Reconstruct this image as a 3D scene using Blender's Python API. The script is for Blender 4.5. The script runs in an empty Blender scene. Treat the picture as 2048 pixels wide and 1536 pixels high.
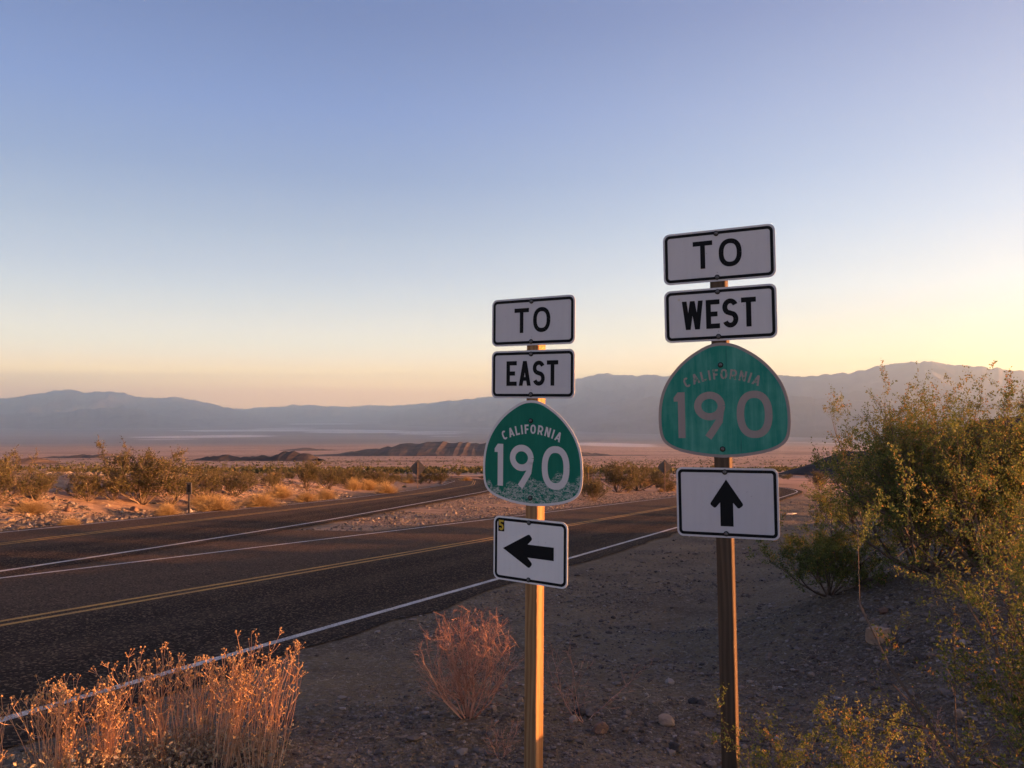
import bpy, math, random
import numpy as np
from mathutils import Vector, noise as mnoise

C = bpy.context.scene.collection
S = bpy.context.scene

# ------------------------------------------------------------------ camera
F, CX, CY, CZ = 1600.0, 1024.0, 768.0, 2.07
PT = math.atan(40 / 1600.0)
cam = bpy.data.cameras.new('camera')
cam.sensor_width = 36.0
cam.lens = F / 2048 * 36.0
cam.clip_start = 0.1
cam.clip_end = 300000
co = bpy.data.objects.new('camera', cam)
C.objects.link(co)
co.location = (0, 0, CZ)
co.rotation_euler = (math.pi / 2 + PT, 0, 0)
S.camera = co

# ------------------------------------------------------------------ sky, sun, exposure
EXPO = 2.65
SUN_EL, SUN_AZ = math.radians(3.5), math.radians(-4.0)      # azimuth measured from +X towards +Y
sun_dir = Vector((math.cos(SUN_EL) * math.cos(SUN_AZ), math.cos(SUN_EL) * math.sin(SUN_AZ), math.sin(SUN_EL)))

def lin(c):
    return tuple(((v / 255) / 12.92 if v / 255 <= .04045 else ((v / 255 + .055) / 1.055) ** 2.4) for v in c)

W = bpy.data.worlds.new('World')
S.world = W
W.use_nodes = True
wt = W.node_tree
wt.nodes.clear()
wout = wt.nodes.new('ShaderNodeOutputWorld')
wbg = wt.nodes.new('ShaderNodeBackground')
wbg.inputs['Strength'].default_value = 0.05
sky = wt.nodes.new('ShaderNodeTexSky')
sky.sky_type = 'NISHITA'
sky.sun_disc = False
sky.sun_elevation = SUN_EL
sky.sun_rotation = math.radians(90) - SUN_AZ
sky.altitude = 900
sky.air_density = 1.0
sky.dust_density = 2.0
sky.ozone_density = 1.5
tc = wt.nodes.new('ShaderNodeTexCoord')
sep = wt.nodes.new('ShaderNodeSeparateXYZ')
wt.links.new(tc.outputs['Generated'], sep.inputs[0])

def wmath(op, a, b=None, c=None, clamp=False):
    n = wt.nodes.new('ShaderNodeMath')
    n.operation = op
    n.use_clamp = clamp
    for i, v in enumerate((a, b, c)):
        if v is None:
            continue
        if isinstance(v, (int, float)):
            n.inputs[i].default_value = v
        else:
            wt.links.new(v, n.inputs[i])
    return n.outputs[0]

ZMAX = 0.9
def sky_ramp(stops):
    r = wt.nodes.new('ShaderNodeValToRGB')
    r.color_ramp.interpolation = 'EASE' if False else 'LINEAR'
    els = r.color_ramp.elements
    while len(els) < len(stops):
        els.new(0.5)
    for e, (z, c) in zip(els, stops):
        e.position = (max(z, 0) / ZMAX) ** .5
        e.color = (*c, 1)
    wt.links.new(zf, r.inputs[0])
    return r.outputs[0]
zf = wmath('POWER', wmath('DIVIDE', wmath('MAXIMUM', sep.outputs['Z'], 0.0), ZMAX, clamp=True), .5)
GLOW = 40.0 / 2 ** EXPO
cool = sky_ramp([(0.014, (5.921, 2.945, 0.994)), (0.028, (6.868, 4.056, 1.202)), (0.038, (5.461, 3.569, 1.258)), (0.047, (3.648, 2.595, 1.259)), (0.058, (2.549, 2.062, 1.291)), (0.072, (1.897, 1.698, 1.234)), (0.09, (1.479, 1.394, 1.153)), (0.112, (1.121, 1.132, 1.054)), (0.135, (0.885, 0.953, 0.99)), (0.16, (0.706, 0.797, 0.913)), (0.21, (0.511, 0.617, 0.782)), (0.27, (0.353, 0.467, 0.705)), (0.34, (0.27, 0.384, 0.686)), (0.43, (0.197, 0.284, 0.536)), (0.6, (0.127, 0.195, 0.434)), (0.9, (0.076, 0.127, 0.342))])
warm = sky_ramp([(0.014, (5.522, 3.738, 1.239)), (0.028, (4.912, 3.288, 1.098)), (0.038, (4.279, 2.843, 0.977)), (0.047, (3.62, 2.449, 0.95)), (0.058, (2.895, 2.106, 1.043)), (0.072, (2.127, 1.757, 1.05)), (0.09, (1.613, 1.49, 1.068)), (0.112, (1.332, 1.298, 1.125)), (0.135, (1.184, 1.233, 1.182)), (0.16, (1.014, 1.095, 1.13)), (0.21, (0.773, 0.9, 1.065)), (0.27, (0.6, 0.73, 0.954)), (0.34, (0.482, 0.584, 0.826)), (0.43, (0.322, 0.406, 0.668)), (0.6, (0.17, 0.25, 0.5)), (0.9, (0.085, 0.14, 0.36))])
# how far round towards the sun a direction lies
sx, sy = math.cos(SUN_AZ), math.sin(SUN_AZ)
rl = wmath('SQRT', wmath('ADD', wmath('MULTIPLY', sep.outputs['X'], sep.outputs['X']), wmath('MULTIPLY', sep.outputs['Y'], sep.outputs['Y'])))
az = wmath('DIVIDE', wmath('ADD', wmath('MULTIPLY', sep.outputs['X'], sx), wmath('MULTIPLY', sep.outputs['Y'], sy)), wmath('MAXIMUM', rl, .001))
azn = wt.nodes.new('ShaderNodeMapRange')
azn.interpolation_type = 'SMOOTHSTEP'
azn.inputs['From Min'].default_value = -0.35
azn.inputs['From Max'].default_value = 0.62
wt.links.new(az, azn.inputs['Value'])
mixr = wt.nodes.new('ShaderNodeMix')
mixr.data_type = 'RGBA'
wt.links.new(azn.outputs[0], mixr.inputs['Factor'])
wt.links.new(cool, mixr.inputs['A'])
wt.links.new(warm, mixr.inputs['B'])
sc10 = wt.nodes.new('ShaderNodeVectorMath')
sc10.operation = 'SCALE'
sc10.inputs['Scale'].default_value = 20.0 / 2 ** EXPO
wt.links.new(mixr.outputs['Result'], sc10.inputs[0])
mixn = wt.nodes.new('ShaderNodeMix')
mixn.data_type = 'RGBA'
mixn.inputs['Factor'].default_value = 0.93
nsc = wt.nodes.new('ShaderNodeVectorMath')
nsc.operation = 'SCALE'
nsc.inputs['Scale'].default_value = 2.0 / 2 ** EXPO
wt.links.new(sky.outputs[0], nsc.inputs[0])
wt.links.new(nsc.outputs[0], mixn.inputs['A'])
wt.links.new(sc10.outputs[0], mixn.inputs['B'])
# the brightness gathered about the low sun, outside the picture on the right
vd = wt.nodes.new('ShaderNodeVectorMath')
vd.operation = 'DOT_PRODUCT'
wt.links.new(tc.outputs['Generated'], vd.inputs[0])
vd.inputs[1].default_value = sun_dir
gl = wmath('MULTIPLY', wmath('POWER', wmath('MAXIMUM', vd.outputs['Value'], 0.0), 7.0), GLOW)
gsc = wt.nodes.new('ShaderNodeVectorMath')
gsc.operation = 'SCALE'
gsc.inputs[0].default_value = (1.0, .62, .30)
wt.links.new(gl, gsc.inputs['Scale'])
gadd = wt.nodes.new('ShaderNodeVectorMath')
gadd.operation = 'ADD'
wt.links.new(mixn.outputs['Result'], gadd.inputs[0])
wt.links.new(gsc.outputs[0], gadd.inputs[1])
wt.links.new(gadd.outputs[0], wbg.inputs['Color'])
wt.links.new(wbg.outputs[0], wout.inputs['Surface'])

sl = bpy.data.lights.new('sun', 'SUN')
sl.energy = 5.0
sl.angle = math.radians(0.5)
sl.color = (1.0, 0.39, 0.125)
so = bpy.data.objects.new('sun', sl)
C.objects.link(so)
so.rotation_euler = sun_dir.to_track_quat('Z', 'Y').to_euler()

vs = S.view_settings
vs.view_transform = 'Standard'
vs.look = 'None'
vs.exposure = EXPO
vs.gamma = 1.0
vs.use_curve_mapping = False
S.cycles.use_denoising = True
S.cycles.max_bounces = 6
S.cycles.diffuse_bounces = 3
S.cycles.volume_bounces = 1
S.cycles.transparent_max_bounces = 8
S.cycles.sample_clamp_indirect = 6

HAZE_DENSITY = 3.9e-5

# ------------------------------------------------------------------ helpers
def kind(o, k):
    o['kind'] = k
    return o

def tag(o, label, cat, group=None):
    o['label'] = label
    o['category'] = cat
    if group:
        o['group'] = group
    return o

def thing(name, label, cat, loc=(0, 0, 0), rot=(0, 0, 0), group=None):
    o = bpy.data.objects.new(name, None)
    o.empty_display_size = .1
    C.objects.link(o)
    o.location = loc
    o.rotation_euler = rot
    return tag(o, label, cat, group)

def mesh(name, V, faces, m=None, parent=None, smooth=False, attrs=None):
    """V (n,3); faces: list of integer arrays, each (k, corners)"""
    V = np.asarray(V, dtype=np.float32)
    me = bpy.data.meshes.new(name)
    faces = [np.asarray(f, dtype=np.int32) for f in faces if len(f)]
    nl = sum(f.size for f in faces)
    nf = sum(len(f) for f in faces)
    me.vertices.add(len(V))
    me.vertices.foreach_set('co', V.ravel())
    me.loops.add(nl)
    me.loops.foreach_set('vertex_index', np.concatenate([f.ravel() for f in faces]))
    me.polygons.add(nf)
    sizes = np.concatenate([np.full(len(f), f.shape[1], np.int32) for f in faces])
    starts = np.concatenate([[0], np.cumsum(sizes)[:-1]]).astype(np.int32)
    me.polygons.foreach_set('loop_start', starts)
    me.polygons.foreach_set('use_smooth', np.full(nf, bool(smooth)))
    me.update(calc_edges=True)
    for k, v in (attrs or {}).items():
        a = me.attributes.new(k, 'FLOAT', 'POINT')
        a.data.foreach_set('value', np.asarray(v, dtype=np.float32))
    if m:
        me.materials.append(m)
    me.validate()
    o = bpy.data.objects.new(name, me)
    C.objects.link(o)
    if parent:
        o.parent = parent
    return o

class MB:
    """collects pieces of one mesh"""
    def __init__(s):
        s.V, s.F, s.n, s.A = [], {}, 0, []
    def add(s, V, faces, tint=0.0):
        V = np.asarray(V, dtype=float).reshape(-1, 3)
        s.V.append(V)
        s.A.append(np.broadcast_to(np.asarray(tint, dtype=float), (len(V),)))
        for f in faces:
            f = np.asarray(f, dtype=int)
            if f.ndim == 1:
                f = f[None]
            s.F.setdefault(f.shape[1], []).append(f + s.n)
        s.n += len(V)
    def box(s, x0, x1, y0, y1, z0, z1):
        V = [(x, y, z) for x in (x0, x1) for y in (y0, y1) for z in (z0, z1)]
        s.add(V, [np.array([(0, 1, 3, 2), (4, 6, 7, 5), (0, 4, 5, 1), (2, 3, 7, 6), (0, 2, 6, 4), (1, 5, 7, 3)])])
    def prism(s, P, y0, y1):
        """outline P of (x, z), front at y0 (towards -Y), back at y1"""
        n = len(P)
        V = [(x, y0, z) for x, z in P] + [(x, y1, z) for x, z in P]
        a = np.arange(n)
        b = (a + 1) % n
        s.add(V, [a[None], (a[::-1] + n)[None], np.stack([a, a + n, b + n, b], 1)])
    def flat(s, P, y):
        s.add([(x, y, z) for x, z in P], [np.arange(len(P))[None]])
    def ring(s, P, Q, y):
        n = len(P)
        a = np.arange(n)
        b = (a + 1) % n
        s.add([(x, y, z) for x, z in P] + [(x, y, z) for x, z in Q], [np.stack([a, b, b + n, a + n], 1)])
    def ring_prism(s, P, Q, y0, y1):
        n = len(P)
        a = np.arange(n)
        b = (a + 1) % n
        s.add([(x, y0, z) for x, z in P] + [(x, y0, z) for x, z in Q] + [(x, y1, z) for x, z in P],
              [np.stack([a, b, b + n, a + n], 1), np.stack([a, a + 2 * n, b + 2 * n, b], 1)])
    def segs(s, P0, P1, R0, R1, sides=3, tint=0.0):
        P0, P1 = np.asarray(P0, float), np.asarray(P1, float)
        k = len(P0)
        if not k:
            return
        R0 = np.broadcast_to(np.asarray(R0, float), (k,))
        R1 = np.broadcast_to(np.asarray(R1, float), (k,))
        d = P1 - P0
        d /= np.linalg.norm(d, axis=1, keepdims=True) + 1e-9
        ref = np.where(np.abs(d[:, 2:3]) > .9, [[1., 0, 0]], [[0., 0, 1]])
        u = np.cross(d, ref)
        u /= np.linalg.norm(u, axis=1, keepdims=True) + 1e-9
        v = np.cross(d, u)
        an = np.arange(sides) * 2 * np.pi / sides
        o = u[:, None] * np.cos(an)[None, :, None] + v[:, None] * np.sin(an)[None, :, None]
        A = P0[:, None] + o * R0[:, None, None]
        B = P1[:, None] + o * R1[:, None, None]
        V = np.concatenate([A, B], 1).reshape(-1, 3)
        i = np.arange(sides)
        j = (i + 1) % sides
        q = np.stack([i, j, j + sides, i + sides], 1)
        f = (q[None] + (np.arange(k) * 2 * sides)[:, None, None]).reshape(-1, 4)
        s.add(V, [f], np.repeat(np.broadcast_to(np.asarray(tint, float), (k,)), 2 * sides))
    def leaves(s, P, size, rng, aspect=.5, tint=None, up=0.0):
        P = np.asarray(P, float)
        k = len(P)
        if not k:
            return
        a = rng.normal(size=(k, 3))
        a[:, 2] += up
        a /= np.linalg.norm(a, axis=1, keepdims=True)
        b = np.cross(a, rng.normal(size=(k, 3)))
        b /= np.linalg.norm(b, axis=1, keepdims=True) + 1e-9
        L = (np.broadcast_to(np.asarray(size, float), (k,)) * rng.uniform(.6, 1.3, k))[:, None]
        n = np.cross(a, b)
        V = np.stack([P, P + a * L * .5 + b * L * aspect * .5 + n * L * .08, P + a * L, P + a * L * .5 - b * L * aspect * .5 + n * L * .08], 1).reshape(-1, 3)
        f = np.arange(4 * k).reshape(k, 4)
        s.add(V, [f], np.repeat(rng.uniform(0, 1, k) if tint is None else np.broadcast_to(tint, (k,)), 4))
    def build(s, name, m=None, parent=None, smooth=False):
        V = np.concatenate(s.V)
        return mesh(name, V, [np.concatenate(v) for v in s.F.values()], m, parent, smooth, {'tint': np.concatenate(s.A)})

# --- numpy noise
_rs = np.random.RandomState(7)
_T = _rs.rand(256, 256)
def vnoise(x, y):
    xi, yi = np.floor(x).astype(np.int64), np.floor(y).astype(np.int64)
    fx, fy = x - xi, y - yi
    fx, fy = fx * fx * (3 - 2 * fx), fy * fy * (3 - 2 * fy)
    g = lambda i, j: _T[i & 255, j & 255]
    return (g(xi, yi) * (1 - fx) + g(xi + 1, yi) * fx) * (1 - fy) + (g(xi, yi + 1) * (1 - fx) + g(xi + 1, yi + 1) * fx) * fy
def fbm(x, y, o=4, gain=.5):
    t, a, n = 0., 1., 0.
    for i in range(o):
        t = t + a * (vnoise(x * 2 ** i + 17.3 * i, y * 2 ** i + 9.1 * i) - .5)
        n += a
        a *= gain
    return t / n * 2
def ridged(x, y, o=5):
    t, a, n = 0., 1., 0.
    for i in range(o):
        t = t + a * (1 - np.abs(vnoise(x * 2 ** i + 31.7 * i, y * 2 ** i + 5.3 * i) * 2 - 1))
        n += a
        a *= .5
    return t / n
def ss(t):
    t = np.clip(t, 0, 1)
    return t * t * (3 - 2 * t)

# --- the lie of the land
VR = np.log([50, 100, 200, 300, 600, 1000, 2000, 5000, 12000, 20000, 40000, 60000, 90000])
VV = np.array([.12, .0995, .0885, .0838, .0772, .073, .0665, .057, .0470, .0388, .0235, .0157, .0105])
XLy, XLx = np.array([0, 14, 21.3, 29.3, 45, 72, 112, 160]), np.array([-16.5, -14.8, -13.6, -12.3, -9.6, -7.8, -6.7, -6.7])
def base(x, y):
    P = -.0227 * x - .0789 * y
    r = np.hypot(x, y) + 1e-6
    e = np.sqrt(y * y + .0625 * x * x) + 1e-6               # the plain falls away forwards, level from side to side
    far = CZ - np.interp(np.log(e), VR, VV) * e
    back = ss((-y / r - .05) / .3)
    far = far * (1 - back) + (P * .5 - 2) * back
    w = ss((np.log(r) - np.log(60)) / (np.log(320) - np.log(60)))
    return P * (1 - w) + far * w
def qoff(x, y):
    return (x + 4.0) * .9166 - (y - 6.26) * .3998            # metres to the right of the main road's edge line
def gz(x, y):
    x, y = np.asarray(x, float), np.asarray(y, float)
    z = base(x, y)
    # bank on the right
    hm = np.interp(y, [-6, 0, 5, 6.5, 9, 14, 24, 45], [.3, .5, .78, 1.22, 1.35, 1.3, .9, 0])
    x0 = np.interp(y, [0, 5, 10, 24, 45], [2.3, 2.1, 1.6, 8, 22])
    x1 = x0 + np.interp(y, [0, 5, 10], [3.4, 3.6, 5.4])
    z = z + hm * ss((x - x0) / (x1 - x0)) * (1 - .0 * x)
    # bank on the far side of the side road
    xl = np.interp(y, XLy, XLx)
    hb = np.interp(y, [5, 18, 50, 90], [.8, 1.6, 1.1, 0])
    z = z + hb * ss((xl - 1.2 - x) / 7.5) * (1 - .85 * ss((xl - 11 - x) / 16.0))
    # unevenness, off the roads
    off = ss((qoff(x, y) - .7) / 1.6)
    off2 = ss((xl - .6 - x) / 2.0)
    near = np.exp(-np.hypot(x, y) / 60.)
    m = np.clip(off + off2, 0, 1) * near
    z = z + m * (.14 * fbm(x * .55, y * .55, 3) + .045 * fbm(x * 3.1 + 5, y * 3.1, 3)) + off2 * near * .22 * fbm(x * .9 + 3, y * .9, 4)
    return z
def g1(x, y):
    return float(gz(x, y))
_cp, _sp = math.cos(PT), math.sin(PT)
def ray(px, py):
    a, b = (px - CX) / F, (CY - py) / F
    d = np.array([a, _cp - b * _sp, _sp + b * _cp])
    return d / d[1]
_ts = np.geomspace(2, 80000, 3000)
def unp(px, py):
    """where a sight line meets the ground"""
    d = ray(px, py)
    h = CZ + d[2] * _ts - gz(d[0] * _ts, _ts)
    i = int(np.argmax(h < 0))
    t = np.interp(0, [-h[i - 1], -h[i]], [_ts[i - 1], _ts[i]])
    return d[0] * t, t
def at(px, py, y):
    d = ray(px, py)
    return Vector((d[0] * y, y, CZ + d[2] * y))

# ------------------------------------------------------------------ materials
def mat(name, rough=.85, spec=.25):
    m = bpy.data.materials.new(name)
    m.use_nodes = True
    nt = m.node_tree
    b = nt.nodes['Principled BSDF']
    b.inputs['Roughness'].default_value = rough
    b.inputs['Specular IOR Level'].default_value = spec
    return m, nt, b
def nd(nt, t, **kw):
    n = nt.nodes.new(t)
    for k, v in kw.items():
        if k in n.inputs:
            if hasattr(v, 'is_linked') or isinstance(v, bpy.types.NodeSocket):
                nt.links.new(v, n.inputs[k])
            else:
                n.inputs[k].default_value = v
        else:
            setattr(n, k, v)
    return n
def nmath(nt, op, a, b=None, clamp=False):
    n = nt.nodes.new('ShaderNodeMath')
    n.operation = op
    n.use_clamp = clamp
    for i, v in enumerate((a, b)):
        if v is None:
            continue
        if isinstance(v, (int, float)):
            n.inputs[i].default_value = v
        else:
            nt.links.new(v, n.inputs[i])
    return n.outputs[0]
def ramp(nt, fac, stops):
    r = nt.nodes.new('ShaderNodeValToRGB')
    e = r.color_ramp.elements
    while len(e) < len(stops):
        e.new(.5)
    for q, (p, c) in zip(e, stops):
        q.position = p
        q.color = (*c, 1) if len(c) == 3 else c
    nt.links.new(fac, r.inputs[0])
    return r.outputs[0]
def mixc(nt, f, a, b):
    n = nt.nodes.new('ShaderNodeMix')
    n.data_type = 'RGBA'
    for s, v in (('Factor', f), ('A', a), ('B', b)):
        if isinstance(v, bpy.types.NodeSocket):
            nt.links.new(v, n.inputs[s])
        else:
            n.inputs[s].default_value = v if s == 'Factor' else (*v, 1)
    return n.outputs['Result']
def pos(nt):
    return nt.nodes.new('ShaderNodeNewGeometry').outputs['Position']
def objc(nt):
    return nt.nodes.new('ShaderNodeTexCoord').outputs['Object']
def scl(nt, v, s):
    n = nt.nodes.new('ShaderNodeMapping')
    n.inputs['Scale'].default_value = s if hasattr(s, '__len__') else (s, s, s)
    nt.links.new(v, n.inputs['Vector'])
    return n.outputs[0]
def noi(nt, v, scale, detail=4, rough=.55):
    n = nd(nt, 'ShaderNodeTexNoise', Scale=scale, Detail=detail, Roughness=rough)
    nt.links.new(v, n.inputs['Vector'])
    return n.outputs['Fac']
def attr(nt, name):
    a = nt.nodes.new('ShaderNodeAttribute')
    a.attribute_name = name
    return a.outputs['Fac']
def bump(nt, b, h, dist, strength=1.0):
    n = nd(nt, 'ShaderNodeBump', Strength=strength, Distance=dist)
    nt.links.new(h, n.inputs['Height'])
    nt.links.new(n.outputs[0], b.inputs['Normal'])

def m_ground():
    m, nt, b = mat('desert_ground', .95, .1)
    P = pos(nt)
    n1 = noi(nt, P, .9, 5)
    n2 = noi(nt, P, 14, 4, .7)
    v = nd(nt, 'ShaderNodeTexVoronoi', Scale=38.0)
    nt.links.new(P, v.inputs['Vector'])
    v2 = nd(nt, 'ShaderNodeTexVoronoi', Scale=90.0)
    nt.links.new(P, v2.inputs['Vector'])
    dirt = ramp(nt, n1, [(.25, (.120, .085, .046)), (.5, (.172, .124, .068)), (.75, (.232, .172, .098))])
    peb = ramp(nt, nd(nt, 'ShaderNodeSeparateColor', Color=v.outputs['Color']).outputs[0], [(0, (.07, .058, .050)), (.5, (.15, .12, .098)), (.85, (.22, .18, .15)), (1, (.32, .275, .235))])
    dirt = mixc(nt, ramp(nt, noi(nt, P, .42, 5, .65), [(.46, (0, 0, 0)), (.62, (.75, .75, .75))]), dirt, (.070, .052, .034))
    near = mixc(nt, ramp(nt, n2, [(.40, (.1, .1, .1)), (.62, (.75, .75, .75))]), dirt, peb)
    # the open fan, scrub flecked, greyer towards the valley floor
    st = noi(nt, scl(nt, P, (.0011, .0045, .002)), 1.0, 7, .62)
    fan = ramp(nt, st, [(.3, (.24, .14, .095)), (.46, (.43, .26, .175)), (.6, (.54, .335, .225)), (.75, (.36, .24, .175))])
    fl = noi(nt, scl(nt, P, (.055, .035, .05)), 1.0, 5, .7)
    fan = mixc(nt, ramp(nt, fl, [(.49, (0, 0, 0)), (.60, (.55, .55, .55))]), fan, (.085, .062, .036))
    st2 = noi(nt, scl(nt, P, (.00009, .00042, .001)), 1.0, 7, .6)
    val = ramp(nt, st2, [(.35, (.135, .115, .112)), (.5, (.19, .165, .16)), (.65, (.24, .21, .20))])
    c = mixc(nt, attr(nt, 'fan'), near, fan)
    c = mixc(nt, attr(nt, 'valley'), c, val)
    sunlit_soil = ramp(nt, noi(nt, P, 1.7, 6, .7), [(.3, (.20, .125, .080)), (.5, (.36, .235, .155)), (.7, (.50, .345, .235))])  # lighter ground for bank and island; the bank's sunlight is painted into it
    c = mixc(nt, attr(nt, 'pale'), c, sunlit_soil)
    sn = noi(nt, scl(nt, P, (.0005, .0022, .001)), 1.0, 6, .65)
    sf = nmath(nt, 'MULTIPLY', attr(nt, 'salt'), nmath(nt, 'MULTIPLY_ADD', sn, 1.9) if False else nmath(nt, 'MULTIPLY', sn, 1.7), clamp=True)
    c = mixc(nt, sf, c, (.80, .78, .76))
    nt.links.new(c, b.inputs['Base Color'])
    h = nmath(nt, 'ADD', nmath(nt, 'MULTIPLY', v.outputs['Distance'], -.9), nmath(nt, 'ADD', nmath(nt, 'MULTIPLY', v2.outputs['Distance'], -.4), nmath(nt, 'MULTIPLY', n2, 1.2)))
    bump(nt, b, h, .018, .9)
    return m
def m_asphalt():
    m, nt, b = mat('asphalt', .97, .05)
    P = pos(nt)
    n = noi(nt, P, 75, 4, .85)
    big = noi(nt, P, .35, 5, .6)
    # wear runs along the road
    c = ramp(nt, n, [(.3, (.011, .009, .008)), (.5, (.026, .0205, .0165)), (.62, (.056, .044, .034)), (.72, (.17, .135, .105))])
    c = mixc(nt, ramp(nt, big, [(.35, (0, 0, 0)), (.7, (.5, .5, .5))]), c, (.036, .029, .024))
    tw = nmath(nt, 'SINE', nmath(nt, 'MULTIPLY', attr(nt, 'across'), 3.55))
    tw = nmath(nt, 'ADD', nmath(nt, 'MULTIPLY', tw, .5), nmath(nt, 'MULTIPLY', noi(nt, P, .8, 4, .6), 1.0))
    c = mixc(nt, ramp(nt, tw, [(.45, (0, 0, 0)), (1.0, (.55, .55, .55))]), c, (.072, .054, .040))
    st = ramp(nt, noi(nt, P, .22, 3, .5), [(.60, (0, 0, 0)), (.68, (.5, .5, .5))])
    c = mixc(nt, st, c, (.013, .012, .012))
    worn = ramp(nt, nmath(nt, 'ADD', nmath(nt, 'DIVIDE', attr(nt, 'across'), 8.1), nmath(nt, 'MULTIPLY', noi(nt, P, .5, 3), .2)), [(.50, (.55, .55, .55)), (.72, (.0, .0, .0))])  # far lanes paler: wear, and low sunlight painted into the colour
    c = mixc(nt, worn, c, (.130, .092, .066))
    ch = nd(nt, 'ShaderNodeTexVoronoi', Scale=42.0)
    nt.links.new(P, ch.inputs['Vector'])
    cs = nd(nt, 'ShaderNodeSeparateColor', Color=ch.outputs['Color'])
    c = mixc(nt, ramp(nt, cs.outputs[0], [(.74, (0, 0, 0)), (.90, (.7, .7, .7))]), c, (.21, .145, .10))
    c = mixc(nt, ramp(nt, cs.outputs[1], [(.70, (0, 0, 0)), (.85, (.7, .7, .7))]), c, (.012, .010, .010))
    nt.links.new(c, b.inputs['Base Color'])
    v = nd(nt, 'ShaderNodeTexVoronoi', Scale=85.0)
    nt.links.new(P, v.inputs['Vector'])
    bump(nt, b, v.outputs['Distance'], .012, .9)
    return m
def m_paint(name, col):
    m, nt, b = mat(name, .8, .2)
    P = pos(nt)
    n = noi(nt, P, 60, 4, .75)
    w = noi(nt, P, 2.0, 3)
    f = ramp(nt, nmath(nt, 'ADD', n, nmath(nt, 'MULTIPLY', w, .25)), [(.58, (0, 0, 0)), (.74, (.85, .85, .85))])
    c = mixc(nt, f, col, (.07, .062, .055))
    nt.links.new(c, b.inputs['Base Color'])
    bump(nt, b, noi(nt, P, 90, 2), .006, .6)
    return m
def m_rock(name, stops, scale=6.0, rough=.9):
    m, nt, b = mat(name, rough, .2)
    P = objc(nt)
    n = noi(nt, P, scale, 6, .65)
    nt.links.new(ramp(nt, n, stops), b.inputs['Base Color'])
    bump(nt, b, noi(nt, P, scale * 5, 4, .7), .02, .7)
    return m
def m_tint(name, stops, rough=.9, trans=0.0, spec=.15):
    m, nt, b = mat(name, rough, spec)
    c = ramp(nt, attr(nt, 'tint'), stops)
    nt.links.new(c, b.inputs['Base Color'])
    if trans:
        tr = nt.nodes.new('ShaderNodeBsdfTranslucent')
        nt.links.new(c, tr.inputs['Color'])
        mx = nt.nodes.new('ShaderNodeMixShader')
        mx.inputs[0].default_value = trans
        nt.links.new(b.outputs[0], mx.inputs[1])
        nt.links.new(tr.outputs[0], mx.inputs[2])
        nt.links.new(mx.outputs[0], nt.nodes['Material Output'].inputs['Surface'])
    return m
def m_hill(name, a, c, e, s):
    m, nt, b = mat(name, .95, .05)
    P = pos(nt)
    n = noi(nt, scl(nt, P, s), 1.0, 7, .65)
    nt.links.new(ramp(nt, n, [(.3, a), (.5, c), (.72, e)]), b.inputs['Base Color'])
    return m
def m_wood(name, dark, light, grey):
    m, nt, b = mat(name, .8, .2)
    P = objc(nt)
    w = nd(nt, 'ShaderNodeTexWave', wave_type='BANDS', bands_direction='X', Scale=9.0, Distortion=9.0, Detail=4.0)
    w.inputs['Detail Scale'].default_value = 1.6
    nt.links.new(scl(nt, P, (1, 1, .07)), w.inputs['Vector'])
    n = noi(nt, scl(nt, P, (60, 60, 1.6)), 1.0, 5, .7)
    c = mixc(nt, ramp(nt, w.outputs['Fac'], [(.15, (0, 0, 0)), (.9, (.75, .75, .75))]), dark, light)
    c = mixc(nt, ramp(nt, n, [(.45, (0, 0, 0)), (.7, (.7, .7, .7))]), c, grey)
    nt.links.new(c, b.inputs['Base Color'])
    bump(nt, b, n, .004, .6)
    return m
def m_sheet(name, col, dirt, amt=.5, rough=.5):
    """reflective sheeting: faint vertical streaks and small dark flecks"""
    m, nt, b = mat(name, rough, .3)
    P = objc(nt)
    st = noi(nt, scl(nt, P, (26, 1, 2.2)), 1.0, 5, .65)
    bl = noi(nt, P, 5.0, 4, .6)
    c = mixc(nt, ramp(nt, nmath(nt, 'ADD', nmath(nt, 'MULTIPLY', st, .6), nmath(nt, 'MULTIPLY', bl, .4)), [(.42, (0, 0, 0)), (.66, (amt, amt, amt))]), col, dirt)
    fk = noi(nt, P, 85, 2, .5)
    c = mixc(nt, ramp(nt, fk, [(.74, (0, 0, 0)), (.78, (.7, .7, .7))]), c, (.06, .05, .05))
    nt.links.new(c, b.inputs['Base Color'])
    bump(nt, b, bl, .004, .15)
    return m
def m_chip(name, col, chip, thr=.70, rough=.5):
    """paint or film that has flaked away in small scratches"""
    m, nt, b = mat(name, max(rough, .65), .12)
    P = objc(nt)
    n = noi(nt, scl(nt, P, (38, 1, 22)), 1.0, 4, .7)
    c = mixc(nt, ramp(nt, n, [(thr, (0, 0, 0)), (thr + .03, (1, 1, 1))]), col, chip)
    nt.links.new(c, b.inputs['Base Color'])
    return m
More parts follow.
